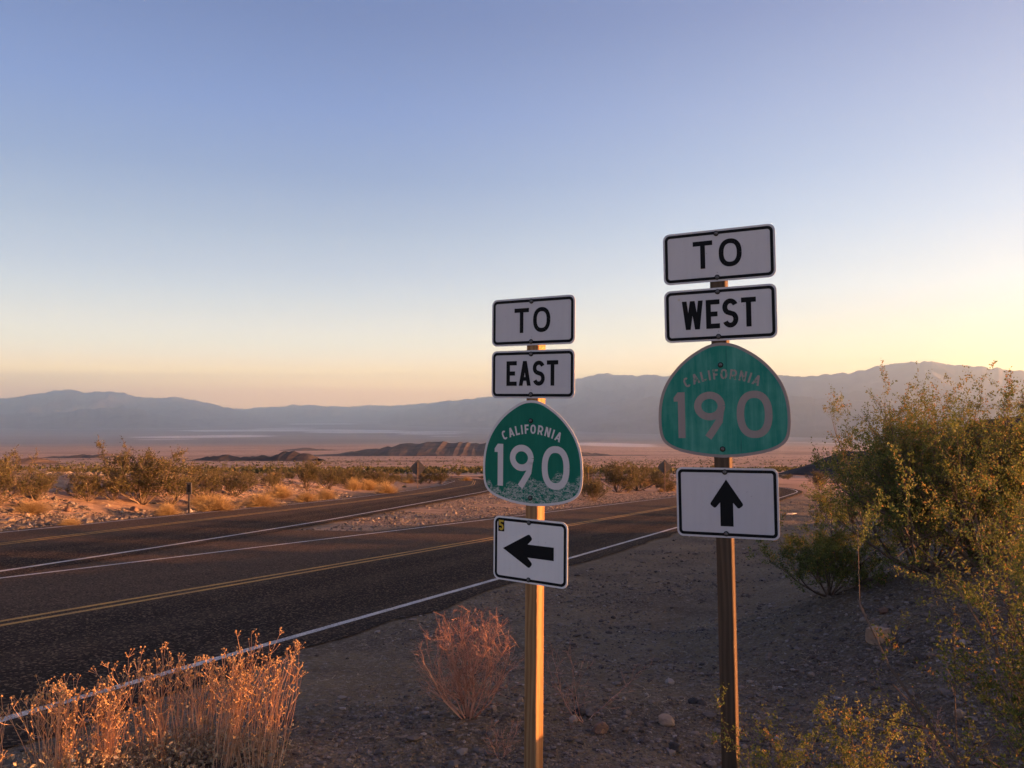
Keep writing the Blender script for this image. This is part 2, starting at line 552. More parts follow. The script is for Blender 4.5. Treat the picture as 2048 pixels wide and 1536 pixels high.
def m_shield(name, green, pale, wave):
    m, nt, b = mat(name, .55, .14)
    P = objc(nt)
    st = noi(nt, scl(nt, P, (22, 1, 1.6)), 1.0, 5, .65)
    bl = noi(nt, P, 4.5, 4, .6)
    c = mixc(nt, ramp(nt, nmath(nt, 'ADD', nmath(nt, 'MULTIPLY', st, .55), nmath(nt, 'MULTIPLY', bl, .45)), [(.44, (0, 0, 0)), (.62, (.8, .8, .8))]), green, pale)
    if wave:                                                   # film flaked off in curling scraps along the foot
        sp = nd(nt, 'ShaderNodeSeparateXYZ')
        nt.links.new(P, sp.inputs[0])
        edge = nmath(nt, 'ADD', nmath(nt, 'MULTIPLY', noi(nt, scl(nt, P, (7.5, 1, 1)), 1.0, 2), .30),
                     nmath(nt, 'MULTIPLY', sp.outputs['X'], .17))
        edge = nmath(nt, 'SUBTRACT', edge, .325)
        low = ramp(nt, nmath(nt, 'MULTIPLY', nmath(nt, 'SUBTRACT', edge, sp.outputs['Z']), 30.0, clamp=True), [(0, (0, 0, 0)), (.6, (1, 1, 1))])
        sq = nmath(nt, 'ABSOLUTE', nmath(nt, 'SUBTRACT', noi(nt, scl(nt, P, (15, 1, 34)), 1.0, 4, .75), .5))
        sq2 = nmath(nt, 'ABSOLUTE', nmath(nt, 'SUBTRACT', noi(nt, scl(nt, P, (40, 1, 60)), 1.0, 4, .7), .52))
        sc = ramp(nt, nmath(nt, 'MINIMUM', sq, nmath(nt, 'ADD', sq2, .012)), [(.012, (.9, .9, .9)), (.034, (.0, .0, .0))])
        f = nmath(nt, 'MULTIPLY', low, sc)
        c = mixc(nt, f, c, (.52, .52, .50))
    else:
        dk = noi(nt, scl(nt, P, (55, 1, 1.2)), 1.0, 3, .6)
        c = mixc(nt, ramp(nt, dk, [(.70, (0, 0, 0)), (.74, (.5, .5, .5))]), c, (.02, .05, .045))
    nt.links.new(c, b.inputs['Base Color'])
    return m

M = {}
M['ground'] = m_ground()
M['asphalt'] = m_asphalt()
M['white_paint'] = m_paint('white_road_paint', (.62, .60, .56))
M['yellow_paint'] = m_paint('yellow_road_paint', (.50, .28, .06))
M['mount_far'] = m_hill('far_mountain_rock', (.05, .042, .042), (.11, .092, .088), (.22, .185, .17), (.0004, .0004, .0009))
M['hill_dark'] = m_hill('dark_volcanic_rock', (.030, .024, .024), (.050, .040, .038), (.085, .066, .058), (.06, .06, .12))
M['hill_brown'] = m_hill('brown_eroded_rock', (.055, .040, .036), (.095, .070, .058), (.155, .108, .085), (.014, .016, .014))
M['stone'] = m_tint('gravel_stone', [(0, (.06, .05, .043)), (.4, (.14, .112, .092)), (.75, (.23, .19, .158)), (1, (.38, .33, .285))], .9)
M['rock_tan'] = m_rock('tan_rock', [(.3, (.24, .17, .12)), (.55, (.36, .26, .18)), (.75, (.45, .35, .26))])
M['rock_brown'] = m_rock('brown_rock', [(.3, (.12, .07, .05)), (.55, (.20, .125, .09)), (.75, (.27, .18, .14))])
M['rock_dark'] = m_rock('dark_rock', [(.3, (.03, .028, .028)), (.6, (.06, .055, .053)), (.8, (.10, .09, .085))])
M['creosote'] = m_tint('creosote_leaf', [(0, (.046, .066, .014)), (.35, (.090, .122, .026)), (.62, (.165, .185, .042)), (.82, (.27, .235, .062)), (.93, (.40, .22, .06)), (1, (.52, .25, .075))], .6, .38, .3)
M['creosote_far'] = m_tint('scrub_leaf', [(0, (.045, .043, .017)), (.4, (.092, .083, .032)), (.8, (.155, .128, .055)), (1, (.24, .17, .085))], .75, .3)
M['bark'] = m_tint('creosote_bark', [(0, (.085, .062, .048)), (1, (.20, .15, .115))], .9)
M['straw'] = m_tint('dry_stalk', [(0, (.44, .25, .14)), (.5, (.62, .37, .215)), (1, (.76, .50, .32))], .8, .2)
M['head'] = m_tint('dry_seed_head', [(0, (.26, .15, .07)), (1, (.44, .29, .15))], .9)
M['dry_leaf'] = m_tint('dry_leaf', [(0, (.22, .17, .11)), (.6, (.38, .30, .20)), (1, (.58, .48, .34))], .85, .25)
M['twig'] = m_tint('dry_twig', [(0, (.32, .15, .10)), (.6, (.48, .245, .165)), (1, (.60, .36, .26))], .85, .1)
M['gold'] = m_tint('golden_dry_shrub', [(0, (.30, .20, .09)), (.5, (.45, .31, .14)), (1, (.58, .43, .22))], .85, .3)
M['white'] = m_sheet('white_sheeting', (.57, .555, .59), (.49, .475, .50), .35)
M['white_bright'] = m_sheet('newer_white_sheeting', (.76, .74, .74), (.66, .64, .63), .4)
M['black'] = m_chip('black_legend', (.008, .009, .011), (.40, .38, .38), .73)
M['black_clean'] = m_chip('black_border', (.008, .009, .011), (.30, .29, .29), .78)
M['shield_new'] = m_shield('green_shield', (.006, .150, .102), (.012, .18, .125), True)
M['shield_old'] = m_shield('faded_green_shield', (.020, .215, .168), (.10, .34, .28), False)
M['legend_new'] = m_sheet('white_legend', (.66, .62, .63), (.56, .53, .54), .4)
M['legend_old'] = m_sheet('worn_grey_legend', (.305, .262, .255), (.25, .21, .205), .6)
M['legend_flaked'] = m_chip('flaked_grey_legend', (.31, .275, .265), (.08, .22, .17), .55)
M['yellow_tag'] = m_chip('yellow_tag', (.62, .42, .05), (.1, .07, .02), .76)
M['steel'] = m_chip('bolt_steel', (.16, .16, .165), (.07, .06, .055), .62, .4)
M['steel'].node_tree.nodes['Principled BSDF'].inputs['Metallic'].default_value = .7
M['rubber'] = m_chip('dark_washer', (.02, .02, .02), (.05, .045, .04), .7, .6)
M['alu'] = m_sheet('bare_aluminium', (.075, .070, .075), (.05, .045, .045), .6, .45)
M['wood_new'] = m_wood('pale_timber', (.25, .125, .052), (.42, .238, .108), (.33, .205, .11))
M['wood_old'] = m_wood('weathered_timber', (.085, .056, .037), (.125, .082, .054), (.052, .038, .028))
M['warn'] = m_sheet('yellow_warning_sheeting', (.52, .27, .03), (.40, .2, .03), .5)
M['post_dark'] = m_sheet('dark_post_paint', (.05, .045, .045), (.09, .075, .07), .6)
M['post_metal'] = m_sheet('rusty_metal_post', (.22, .14, .09), (.14, .085, .06), .7)
M['litter'] = m_sheet('bleached_wood', (.55, .50, .45), (.42, .37, .33), .5)

# ------------------------------------------------------------------ ground sheet
def build_ground():
    fr = np.radians(np.arange(-42, 42.01, .16))
    side = np.radians(np.concatenate([np.arange(42.8, 90, 1.2), np.arange(90, 270, 6), np.arange(270, 317.5, 1.2)]))
    th = np.concatenate([fr, side])
    rr = np.geomspace(.8, 95000, 520)
    Rr, Th = np.meshgrid(rr, th, indexing='ij')
    x, y = Rr * np.sin(Th), Rr * np.cos(Th)
    z = gz(x, y)
    # broken ground further off
    lr = np.log(Rr)
    z = z + np.exp(-((lr - np.log(700)) / 1.3) ** 2) * 2.2 * fbm(x * .006, y * .006, 4) * ss((Rr - 150) / 300)
    z = z + 10 * fbm(x * .0006 + 3, y * .0006, 4) * ss((Rr - 1500) / 3000)
    n, k = Rr.shape
    idx = np.arange(n * k).reshape(n, k)
    a, b = idx[:-1], idx[1:]
    f = np.stack([a, b, np.roll(b, -1, 1), np.roll(a, -1, 1)], -1).reshape(-1, 4)
    V = np.stack([x, y, z], -1).reshape(-1, 3)
    V = np.vstack([V, [[0, 0, g1(0, 0)]]])
    cap = np.stack([np.full(k, n * k), idx[0], np.roll(idx[0], -1)], 1)
    fan = ss((lr - np.log(45)) / (np.log(170) - np.log(45)))
    valley = ss((lr - np.log(6000)) / (np.log(13000) - np.log(6000)))
    # salt pans far below, as long pale tongues
    ppx = CX + F * x / np.maximum(y, 1)
    def pan(cx, cy, rx, ry, rot=0.0, q=1.0):
        X, Y = (x - cx), (y - cy)
        c_, s_ = math.cos(rot), math.sin(rot)
        u, v = (X * c_ + Y * s_) / rx, (-X * s_ + Y * c_) / ry
        w = fbm(x * .0004, y * .0004, 4) * .55
        return q * ss((1.15 - np.hypot(u, v) + w) / .35)
    def ctr(px, py):
        d = ray(px, py)
        t = np.interp(-(CZ - 0) - 0, [0], [0]) if False else None
        hh = CZ + d[2] * _ts - base(d[0] * _ts, _ts)
        i = int(np.argmax(hh < 0))
        return d[0] * _ts[i], _ts[i]
    salt = np.zeros_like(x)
    for (px, py, wpx, hpx, q) in [(600, 861, 210, 2.8, .95), (760, 864, 140, 1.8, .95), (430, 873, 120, 3.4, .8), (570, 857, 60, 2.2, .7),
                                  (640, 848, 60, 1.6, .7), (340, 879, 60, 2, .5), (860, 868, 60, 1.4, .8), (250, 842, 50, 1.6, .35), (1215, 889, 80, 5, .6),
                                  (1610, 886, 40, 2, .35), (890, 873, 40, .9, .5)]:
        cx, cy = ctr(px, py)
        _, c2 = ctr(px, py + hpx)
        salt = np.maximum(salt, pan(cx, cy, wpx * cy / F, abs(cy - c2) * .9, 0, q))
    xl = np.interp(y, XLy, XLx)
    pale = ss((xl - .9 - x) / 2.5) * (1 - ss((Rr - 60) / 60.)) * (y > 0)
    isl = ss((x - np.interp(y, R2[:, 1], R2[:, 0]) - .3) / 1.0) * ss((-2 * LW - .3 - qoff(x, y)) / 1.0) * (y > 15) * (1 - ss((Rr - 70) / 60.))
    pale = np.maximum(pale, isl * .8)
    pad = lambda A: np.append(A.ravel(), 0)
    o = mesh('ground', V, [f, cap], M['ground'], smooth=True, attrs={'fan': pad(fan), 'valley': pad(valley), 'salt': pad(salt), 'pale': pad(pale)})
    return kind(o, 'structure')

# ------------------------------------------------------------------ roads and their markings
def lift(y):
    return .012 + .0011 * np.maximum(np.asarray(y) - 15, 0)
def dense(P, step=.6):
    P = np.asarray(P, float)
    out = []
    for a, b in zip(P[:-1], P[1:]):
        k = max(1, int(np.linalg.norm(b - a) / (step * (1 + .02 * a[1]))))
        out += [a + (b - a) * i / k for i in range(k)]
    return np.array(out + [P[-1]])
def smooth_path(P, n=200):
    P = np.asarray(P, float)
    t = np.concatenate([[0], np.cumsum(np.linalg.norm(np.diff(P, axis=0), axis=1))])
    u = np.linspace(0, t[-1], n)
    Q = np.stack([np.interp(u, t, P[:, 0]), np.interp(u, t, P[:, 1])], 1)
    for _ in range(14):
        Q[1:-1] = .25 * Q[:-2] + .5 * Q[1:-1] + .25 * Q[2:]
    return Q
def normals(P):
    d = np.gradient(P, axis=0)
    d /= np.linalg.norm(d, axis=1, keepdims=True) + 1e-9
    return np.stack([d[:, 1], -d[:, 0]], 1)                  # to the right of travel
def strip(name, L, R, m, dz, nz=3, jitter=0.0, k='structure', width=0.0):
    n = len(L)
    if jitter:
        rng = np.random.RandomState(3)
        L = L + (rng.rand(n, 1) - .5) * jitter * normals(L)
        R = R + (rng.rand(n, 1) - .5) * jitter * normals(R)
    P = np.stack([L + (R - L) * j / nz for j in range(nz + 1)], 1)
    across = np.broadcast_to(np.arange(nz + 1) / nz, P.shape[:2])
    z = base(P[..., 0], P[..., 1])
    z = z + lift(P[..., 1]) + dz
    V = np.concatenate([P, z[..., None]], -1).reshape(-1, 3)
    idx = np.arange(n * (nz + 1)).reshape(n, nz + 1)
    f = np.stack([idx[:-1, :-1], idx[:-1, 1:], idx[1:, 1:], idx[1:, :-1]], -1).reshape(-1, 4)
    return kind(mesh(name, V, [f], m, attrs={'across': across.ravel() * width}), k)
# main road: straight, then bending left beyond the crest
rd = np.array([.3998, .9166])
rn = np.array([.9166, -.3998])
p0 = np.array([-4.0, 6.26])
pts = [p0 + rd * s for s in np.arange(-14, 84, 1.0)]
hd = math.atan2(rd[1], rd[0])
p = pts[-1].copy()
for i in range(80):
    hd += 2.2 / 62.0 if i < 60 else 0
    p = p + np.array([math.cos(hd), math.sin(hd)]) * 2.2
    pts.append(p.copy())
W1 = np.array(pts)
N1 = normals(W1)
LW = 3.55
def off1(d):
    return W1 + N1 * d
strip('road', off1(-2 * LW - .45), off1(.55), M['asphalt'], .000, 6, .26, width=8.1)
strip('road_edge_line', off1(-.055), off1(.055), M['white_paint'], .004, 1)
strip('road_edge_line', off1(-2 * LW - .05), off1(-2 * LW + .05), M['white_paint'], .010, 1)
strip('road_centre_line', off1(-LW - .175), off1(-LW - .075), M['yellow_paint'], .004, 1)
strip('road_centre_line', off1(-LW + .075), off1(-LW + .175), M['yellow_paint'], .004, 1)
# side road
def side_path(pix):
    return smooth_path([unp(*q) if not isinstance(q[0], str) else q[1:] for q in pix])
R2 = smooth_path([(-11.0, 4.0), (-9.9, 9.6), (-9.1, 14.3), (-8.2, 18.8), (-6.7, 27.9), (-4.6, 45.0), (-2.2, 64.5), (-.6, 90), (-2.5, 118), (-9, 140), (-22, 155)])
Y2 = smooth_path([(-13.6, 4.0), (-12.8, 9.6), (-12.4, 14.3), (-11.75, 19.5), (-10.85, 26), (-8.5, 41.2), (-6.2, 60), (-4.2, 86), (-5.3, 114), (-10.5, 134), (-23, 149)])
L2 = smooth_path([(-16.2, 4.0), (-15.3, 9.6), (-14.75, 14.3), (-13.7, 20.8), (-12.45, 28.6), (-9.7, 44.0), (-8.1, 62), (-7.2, 84), (-7.6, 108), (-12, 129), (-24, 144)])
N2 = normals(R2)
strip('side_road', L2 - normals(L2) * .35, R2 + N2 * .5, M['asphalt'], .005, 5, .22, width=8.1)
strip('road_edge_line', R2 - N2 * .06, R2 + N2 * .06, M['white_paint'], .015, 1)
strip('road_edge_line', L2 - normals(L2) * .045, L2 + normals(L2) * .045, M['white_paint'], .012, 1)
for a in (-.17, .07):
    strip('road_centre_line', Y2 + normals(Y2) * a, Y2 + normals(Y2) * (a + .10), M['yellow_paint'], .012, 1)
build_ground()
# paved wedge where the two roads meet
ys = np.linspace(2, 24.5, 40)
xr2 = np.interp(ys, R2[:, 1], R2[:, 0])
xw2 = np.interp(ys, off1(-2 * LW)[:, 1], off1(-2 * LW)[:, 0])
a = np.minimum(xr2, xw2) - .3
b_ = np.maximum(xr2, xw2) + .3
strip('road_apron', np.stack([a, ys], 1), np.stack([b_, ys], 1), M['asphalt'], -.004, 4)

# ------------------------------------------------------------------ mountains and hills
def range_mesh(name, sky_pts, depth, m, base_z=-935., front=.72, seed=0, rough=.26, nrow=60, step=3):
    """a mountain range: a crest at its real distance with spurs running down to the plain on this side, and a back slope"""
    sp = np.array(sky_pts, float)
    px = np.arange(sp[0, 0], sp[-1, 0] + .1, step)
    py = np.interp(px, sp[:, 0], sp[:, 1])
    for _ in range(1):
        py[1:-1] = .25 * py[:-2] + .5 * py[1:-1] + .25 * py[2:]
    py = py + 3.6 * fbm(px * .06 + seed * 7, px * 0 + seed, 4, .62)
    D = np.interp(px, [d[0] for d in depth], [d[1] for d in depth])
    u = (px - CX) / F
    v = np.tan(PT + np.arctan((CY - py) / F))
    top = CZ + v * D
    t = np.concatenate([np.linspace(0, 1, nrow), np.linspace(1, 1.3, 10)[1:]])
    T, U = np.meshgrid(t, u, indexing='ij')
    Dm = D[None] * (front + (1 - front) * T)
    X, Y = U * Dm, Dm
    prof = np.where(T <= 1, np.clip(T, 0, 1) ** 1.25, np.clip(1 - (T - 1) / .3, 0, 1))
    r = ridged(X * .00075 + seed, Y * .00028 + seed * 3, 6) - .55
    lim = np.where(T <= 1, T * (1 - T) * 4, 0)
    bz = base_z - 60
    Z = bz + (top[None] - bz) * (prof + rough * 2.6 * r * lim)
    n, k = T.shape
    idx = np.arange(n * k).reshape(n, k)
    f = np.stack([idx[:-1, :-1], idx[:-1, 1:], idx[1:, 1:], idx[1:, :-1]], -1).reshape(-1, 4)
    return kind(mesh(name, np.stack([X, Y, Z], -1).reshape(-1, 3), [f], m, smooth=True), 'structure')
rj = random.Random(5)
def jag(pts, amp, step=14):
    amp = amp * 1.7
    """little teeth along a skyline"""
    P = np.array(pts, float)
    x = np.arange(P[0, 0], P[-1, 0], step)
    y = np.interp(x, P[:, 0], P[:, 1])
    return [(a, b + rj.uniform(-amp, amp)) for a, b in zip(x, y)]
range_mesh('mountain_range', jag([(330, 822), (440, 819), (520, 815), (560, 812), (620, 810), (680, 814), (760, 812), (830, 808), (880, 804), (940, 806), (1060, 812)], 1.0, 16),
           [(300, 62000), (1100, 62000)], M['mount_far'], seed=3)
range_mesh('mountain_range', jag([(-420, 800), (-200, 803), (-60, 800), (0, 797), (60, 790), (100, 783), (120, 780), (150, 779), (165, 786), (200, 784), (240, 784), (290, 795), (330, 796), (360, 795), (400, 801), (440, 812), (480, 821), (540, 836), (600, 845)], 1.0, 10),
           [(-420, 44000), (600, 50000)], M['mount_far'], seed=8)
range_mesh('mountain_range', jag([(-420, 838), (-100, 833), (0, 829), (70, 833), (130, 824), (180, 817), (240, 815), (290, 822), (330, 834), (380, 842), (430, 849)], 1.0, 12),
           [(-420, 33000), (430, 36000)], M['mount_far'], seed=12, front=.8)
range_mesh('mountain_range', jag([(760, 832), (820, 820), (880, 803), (900, 800), (950, 797), (985, 793), (1020, 788), (1080, 772), (1150, 760), (1190, 750), (1215, 745), (1260, 751), (1290, 748), (1330, 752), (1420, 746), (1500, 748), (1580, 752), (1620, 753), (1680, 747), (1720, 743), (1750, 736), (1790, 725),
                                  (1850, 722), (1900, 727), (1960, 735), (2048, 742), (2200, 752), (2500, 748), (2650, 790)], 1.4, 12),
           [(760, 52000), (1215, 40000), (1500, 30000), (1850, 25000), (2650, 19000)], M['mount_far'], seed=21, front=.62, rough=.17)
# a lower spur in front of the right hand range
range_mesh('mountain_range', jag([(1000, 860), (1100, 835), (1180, 812), (1260, 800), (1400, 786), (1560, 792), (1700, 800), (1900, 806), (2200, 800)], 1.6, 14),
           [(1000, 36000), (1500, 22000), (2200, 13000)], M['mount_far'], seed=33, front=.72, rough=.17)

def hill(name, sky_pts, d, foot_px, depth_m, m, seed, spur=.24, step=2.0):
    """a small rocky hill, its crest drawn from its skyline, running back depth_m metres"""
    sp = np.array(sky_pts, float)
    px = np.arange(sp[0, 0], sp[-1, 0] + .1, step)
    py = np.interp(px, sp[:, 0], sp[:, 1])
    u = (px - CX) / F
    v = np.tan(PT + np.arctan((CY - py) / F))
    t = np.linspace(-1, 1, 33)
    T, U = np.meshgrid(t, u, indexing='ij')
    Y = d + T * depth_m * .5
    X = U * d * (1 + .0 * T)
    g = gz(X, Y)
    top = np.maximum(CZ + v * d - gz(u * d, np.full_like(u, d)), 0)
    prof = np.clip(1 - np.abs(T), 0, 1) ** .85
    w = X / max(d * .02, 1.)
    r = ridged(w * .9 + seed, Y / max(d * .02, 1.) * .9 + seed, 5) - .5 + .5 * (ridged(X / max(d * .007, .5) + Y / max(d * .02, 1.) + seed, Y / max(d * .008, .5), 4) - .5)
    Z = g + top[None] * prof * (1 + spur * 1.6 * r * (1 - prof)) - .04 * depth_m * (np.abs(T) ** 4) - 1.0 * (np.abs(T) > .97)
    n, k = T.shape
    idx = np.arange(n * k).reshape(n, k)
    f = np.stack([idx[:-1, :-1], idx[:-1, 1:], idx[1:, 1:], idx[1:, :-1]], -1).reshape(-1, 4)
    return kind(mesh(name, np.stack([X, Y, Z], -1).reshape(-1, 3), [f], m), 'structure')
hill('dark_hill', jag([(374, 922), (392, 919), (410, 915), (432, 912), (455, 910), (470, 914), (500, 914), (520, 911), (545, 912), (566, 905), (580, 902), (600, 905), (618, 908), (632, 914), (644, 920)], 1.1, 6), 1300, 920, 130, M['hill_dark'], 2)
hill('dark_hill', jag([(40, 927), (52, 920), (62, 914), (70, 916), (78, 915), (92, 922), (120, 929), (150, 938)], .8, 5), 800, 930, 90, M['hill_brown'], 5)
hill('dark_hill', jag([(100, 914), (150, 911), (165, 909), (185, 911), (200, 909), (214, 907), (224, 912), (250, 916)], .8, 5), 1900, 918, 150, M['hill_brown'], 9)
hill('brown_hill', jag([(560, 917), (640, 910), (700, 904), (760, 897), (800, 890), (830, 886), (870, 884), (910, 885), (950, 886), (990, 885), (1040, 889), (1090, 896), (1140, 902), (1200, 908), (1290, 915)], 1.3, 8), 2600, 915, 800, M['hill_brown'], 13)
hill('brown_hill', jag([(360, 906), (400, 903), (430, 902), (480, 904), (540, 905), (580, 898), (620, 896), (660, 899), (700, 905)], .8, 7), 4200, 905, 500, M['hill_brown'], 17)
hill('dark_hill', jag([(1596, 948), (1620, 937), (1650, 924), (1672, 912), (1690, 903), (1712, 900), (1740, 904), (1780, 898), (1830, 884), (1880, 870), (1930, 852), (1980, 838), (2040, 830), (2120, 826), (2220, 850), (2320, 900)], 1.5, 7), 210, 945, 80, M['hill_dark'], 23, .25)

# ------------------------------------------------------------------ lettering
SW = .17
def H_(p, q, sw):
    """slanting stroke cut level at both ends"""
    return [(p[0] - sw / 2, p[1]), (p[0] + sw / 2, p[1]), (q[0] + sw / 2, q[1]), (q[0] - sw / 2, q[1])]
def R_(x0, x1, y0, y1):
    return [(x0, y0), (x1, y0), (x1, y1), (x0, y1)]
def poly_stroke(P, w):
    P = np.asarray(P, float)
    d = np.gradient(P, axis=0)
    d /= np.linalg.norm(d, axis=1, keepdims=True)
    n = np.stack([-d[:, 1], d[:, 0]], 1) * w / 2
    A, B = P + n, P - n
    return [[tuple(A[i]), tuple(B[i]), tuple(B[i + 1]), tuple(A[i + 1])] for i in range(len(P) - 1)]
def arc(cx, cy, rx, ry, a0, a1, n=20, e=1.0):
    t = np.radians(np.linspace(a0, a1, n))
    c, s_ = np.cos(t), np.sin(t)
    return [(cx + rx * np.sign(a) * abs(a) ** e, cy + ry * np.sign(b) * abs(b) ** e) for a, b in zip(c, s_)]
def glyph(ch, w, s=SW):
    if ch == 'T':
        return [R_(0, w, 1 - s, 1), R_(w / 2 - s / 2, w / 2 + s / 2, 0, 1 - s)]
    if ch == 'E':
        return [R_(0, s, 0, 1), R_(s, w, 1 - s, 1), R_(s, w * .84, .5 - s / 2, .5 + s / 2), R_(s, w, 0, s)]
    if ch == 'F':
        return [R_(0, s, 0, 1), R_(s, w, 1 - s, 1), R_(s, w * .86, .48 - s / 2, .48 + s / 2)]
    if ch == 'L':
        return [R_(0, s, 0, 1), R_(s, w, 0, s)]
    if ch == 'I':
        return [R_(w / 2 - s / 2, w / 2 + s / 2, 0, 1)]
    if ch in 'O0':
        return poly_stroke(arc(w / 2, .5, w / 2 - s / 2, .5 - s / 2, 0, 360, 41, .86), s)
    if ch == 'C':
        return poly_stroke(arc(w / 2, .5, w / 2 - s / 2, .5 - s / 2, 48, 312, 30, .86), s)
    if ch == 'A':
        k = s * 1.06
        sl = (w / 2 - k / 2)
        h1 = (w / 2 - k) / sl if sl else 1
        L_ = [(0, 0), (k, 0), (w / 2, h1), (w / 2, 1), (w / 2 - k / 2, 1)]
        xin = lambda y: k + sl * y
        b0, b1 = .2, .2 + s * .9
        return [L_, [(w - x, y) for x, y in L_[::-1]], [(xin(b0), b0), (w - xin(b0), b0), (w - xin(b1), b1), (xin(b1), b1)]]
    if ch == 'W':
        k = s * .98
        xs = [k / 2, w * .28, w * .5, w * .72, w - k / 2]
        ysn = [1, 0, 1, 0, 1]
        return [H_((xs[i], ysn[i]), (xs[i + 1], ysn[i + 1]), k) if ysn[i] == 0 else H_((xs[i + 1], ysn[i + 1]), (xs[i], ysn[i]), k) for i in range(4)]
    if ch == 'N':
        return [R_(0, s, 0, 1), R_(w - s, w, 0, 1), H_((w - s * .6, 0), (s * .6, 1), s * 1.15)]
    if ch == 'R':
        r = (.5 + s) / 2 - s / 2 + .02
        cy = 1 - s / 2 - r
        P = [(s, 1 - s / 2)] + arc(w - s / 2 - r * .9, cy, r * .9, r, 90, -90, 16) + [(s, cy - r)]
        return [R_(0, s, 0, 1)] + poly_stroke(P, s) + [H_((w - s * .55, 0), (w * .52, .45), s * 1.08)]
    if ch == 'S':
        ry = (.5 - s / 2) / 2
        rx = w / 2 - s / 2
        up = arc(w / 2, 1 - s / 2 - ry, rx, ry, 22, 235, 22)
        lo = arc(w / 2, s / 2 + ry, rx, ry, 55, -158, 22)
        return poly_stroke(up + lo, s)
    if ch == '1':
        return [R_(w - s, w, 0, 1), [(0, .80), (0, .80 + s * .55), (w - s, 1.0), (w - s, .80)]]
    if ch == '9':
        ry = .31 - s / 2
        rx = w / 2 - s / 2
        cy = 1 - s / 2 - ry
        ring = arc(w / 2, cy, rx, ry, 0, 360, 37)
        tail = arc(w / 2, cy, rx, ry, 0, -24, 5) + [(w * .80, .36), (w * .60, .16), (w * .44, .01)]
        return poly_stroke(ring, s) + poly_stroke(tail, s)
    if ch == '5':
        r = .30 - s / 2 + .02
        return [R_(.0, w, 1 - s, 1), R_(0, s, .50, 1 - s)] + poly_stroke([(s * .2, .56)] + arc(w / 2, s / 2 + r, w / 2 - s / 2, r, 100, -160, 24), s)
    return []
def put_text(mb, items, h, x0, z0, y, s=SW, arcfun=None):
    """items: (char, width in units of h, gap after); one flat film, each stroke a hair above the last"""
    x, k = x0, 0
    for ch, w, gap in items:
        for q in glyph(ch, w, s):
            P = [(x + a * h, z0 + b * h) for a, b in q]
            if arcfun:
                P = arcfun(P, x + w * h / 2)
            mb.flat(P, y - (k % 7) * .00006)
            k += 1
        x += (w + gap) * h
def text_width(items, h):
    return sum((w + g) * h for _, w, g in items) - items[-1][2] * h

def rrect(w, h, r, n=6):
    P = []
    for cx, cz, a0 in ((w / 2 - r, h / 2 - r, 0), (-w / 2 + r, h / 2 - r, 90), (-w / 2 + r, -h / 2 + r, 180), (w / 2 - r, -h / 2 + r, 270)):
        P += [(cx + r * math.cos(math.radians(a0 + 90 * i / n)), cz + r * math.sin(math.radians(a0 + 90 * i / n))) for i in range(n + 1)]
    return P
def bolt(parent, x, z, y):
    m = MB()
    prof = [(.0, -.011), (.0045, -.0105), (.0085, -.008), (.0105, -.004), (.011, 0.0)]
    n = 14
    V, f = [], []
    for r, yy in prof:
        V += [(x + max(r, .0002) * math.cos(2 * math.pi * i / n), y + yy, z + max(r, .0002) * math.sin(2 * math.pi * i / n)) for i in range(n)]
    for j in range(len(prof) - 1):
        f += [(j * n + i, j * n + (i + 1) % n, (j + 1) * n + (i + 1) % n, (j + 1) * n + i) for i in range(n)]
    m.add(V, [np.array(f)])
    o = m.build('bolt', M['steel'], parent, True)
    w = MB()
    P = [(x + .0155 * math.cos(2 * math.pi * i / 18), z + .0155 * math.sin(2 * math.pi * i / 18)) for i in range(18)]
    w.prism(P, y - .003, y)
    w.build('washer', M['rubber'], parent)

TH = .003
def panel(parent, name, w, h, x, z, face, edge=.011, band=.017, r=.038, roll=0.0, yaw=0.0, label=None, tilt=0.0):
    m = MB()
    m.prism(rrect(w, h, r), -TH, 0)
    o = m.build(name, M[face], parent)
    o.location = (x, -.048, z)
    o.rotation_euler = (tilt, roll, yaw)
    if label:
        o['label'] = label
    b = MB()
    b.ring(rrect(w - 2 * edge, h - 2 * edge, r - edge * .7), rrect(w - 2 * edge - 2 * band, h - 2 * edge - 2 * band, max(r - edge - band * .7, .008)), -TH - .0006)
    b.build('border', M['black_clean'], o)
    for s in (1, -1):
        bolt(o, -.01 * w, s * (h / 2 - edge - band * .75), -TH - .0008)
    return o
def word(o, items, h, dz=0.0, dx=0.0, s=SW, m='black'):
    t = MB()
    put_text(t, items, h, -text_width(items, h) / 2 + dx, -h / 2 + dz, -TH - .0008, s)
    t.build('lettering', M[m], o)
def arrow_mesh(o, pts, m='black_clean'):
    a = MB()
    a.flat(pts, -TH - .0010)
    a.build('arrow', M[m], o)
def rounded(P, rad, n=5):
    """round the corners of an outline; rad gives one radius per corner"""
    out = []
    k = len(P)
    for i in range(k):
        p, a, b = np.array(P[i]), np.array(P[i - 1]), np.array(P[(i + 1) % k])
        r = rad[i]
        if r <= 0:
            out.append(tuple(p))
            continue
        u, v = (a - p) / np.linalg.norm(a - p), (b - p) / np.linalg.norm(b - p)
        for t in np.linspace(0, 1, n):
            out.append(tuple(p + u * r * (1 - t) ** 2 + v * r * t ** 2))
    return out
def up_arrow(H, HW, SWd):
    """tip up, length H, head width HW, stem width SWd"""
    hh = H * .50
    P = [(0, H / 2), (-HW / 2, H / 2 - hh - .010), (-HW / 2 + .030, H / 2 - hh - .034), (-SWd / 2, H / 2 - hh * .99), (-SWd / 2, -H / 2), (SWd / 2, -H / 2), (SWd / 2, H / 2 - hh * .99), (HW / 2 - .030, H / 2 - hh - .034), (HW / 2, H / 2 - hh - .010)]
    return rounded(P, [0, .014, .013, 0, 0, 0, 0, .013, .014])

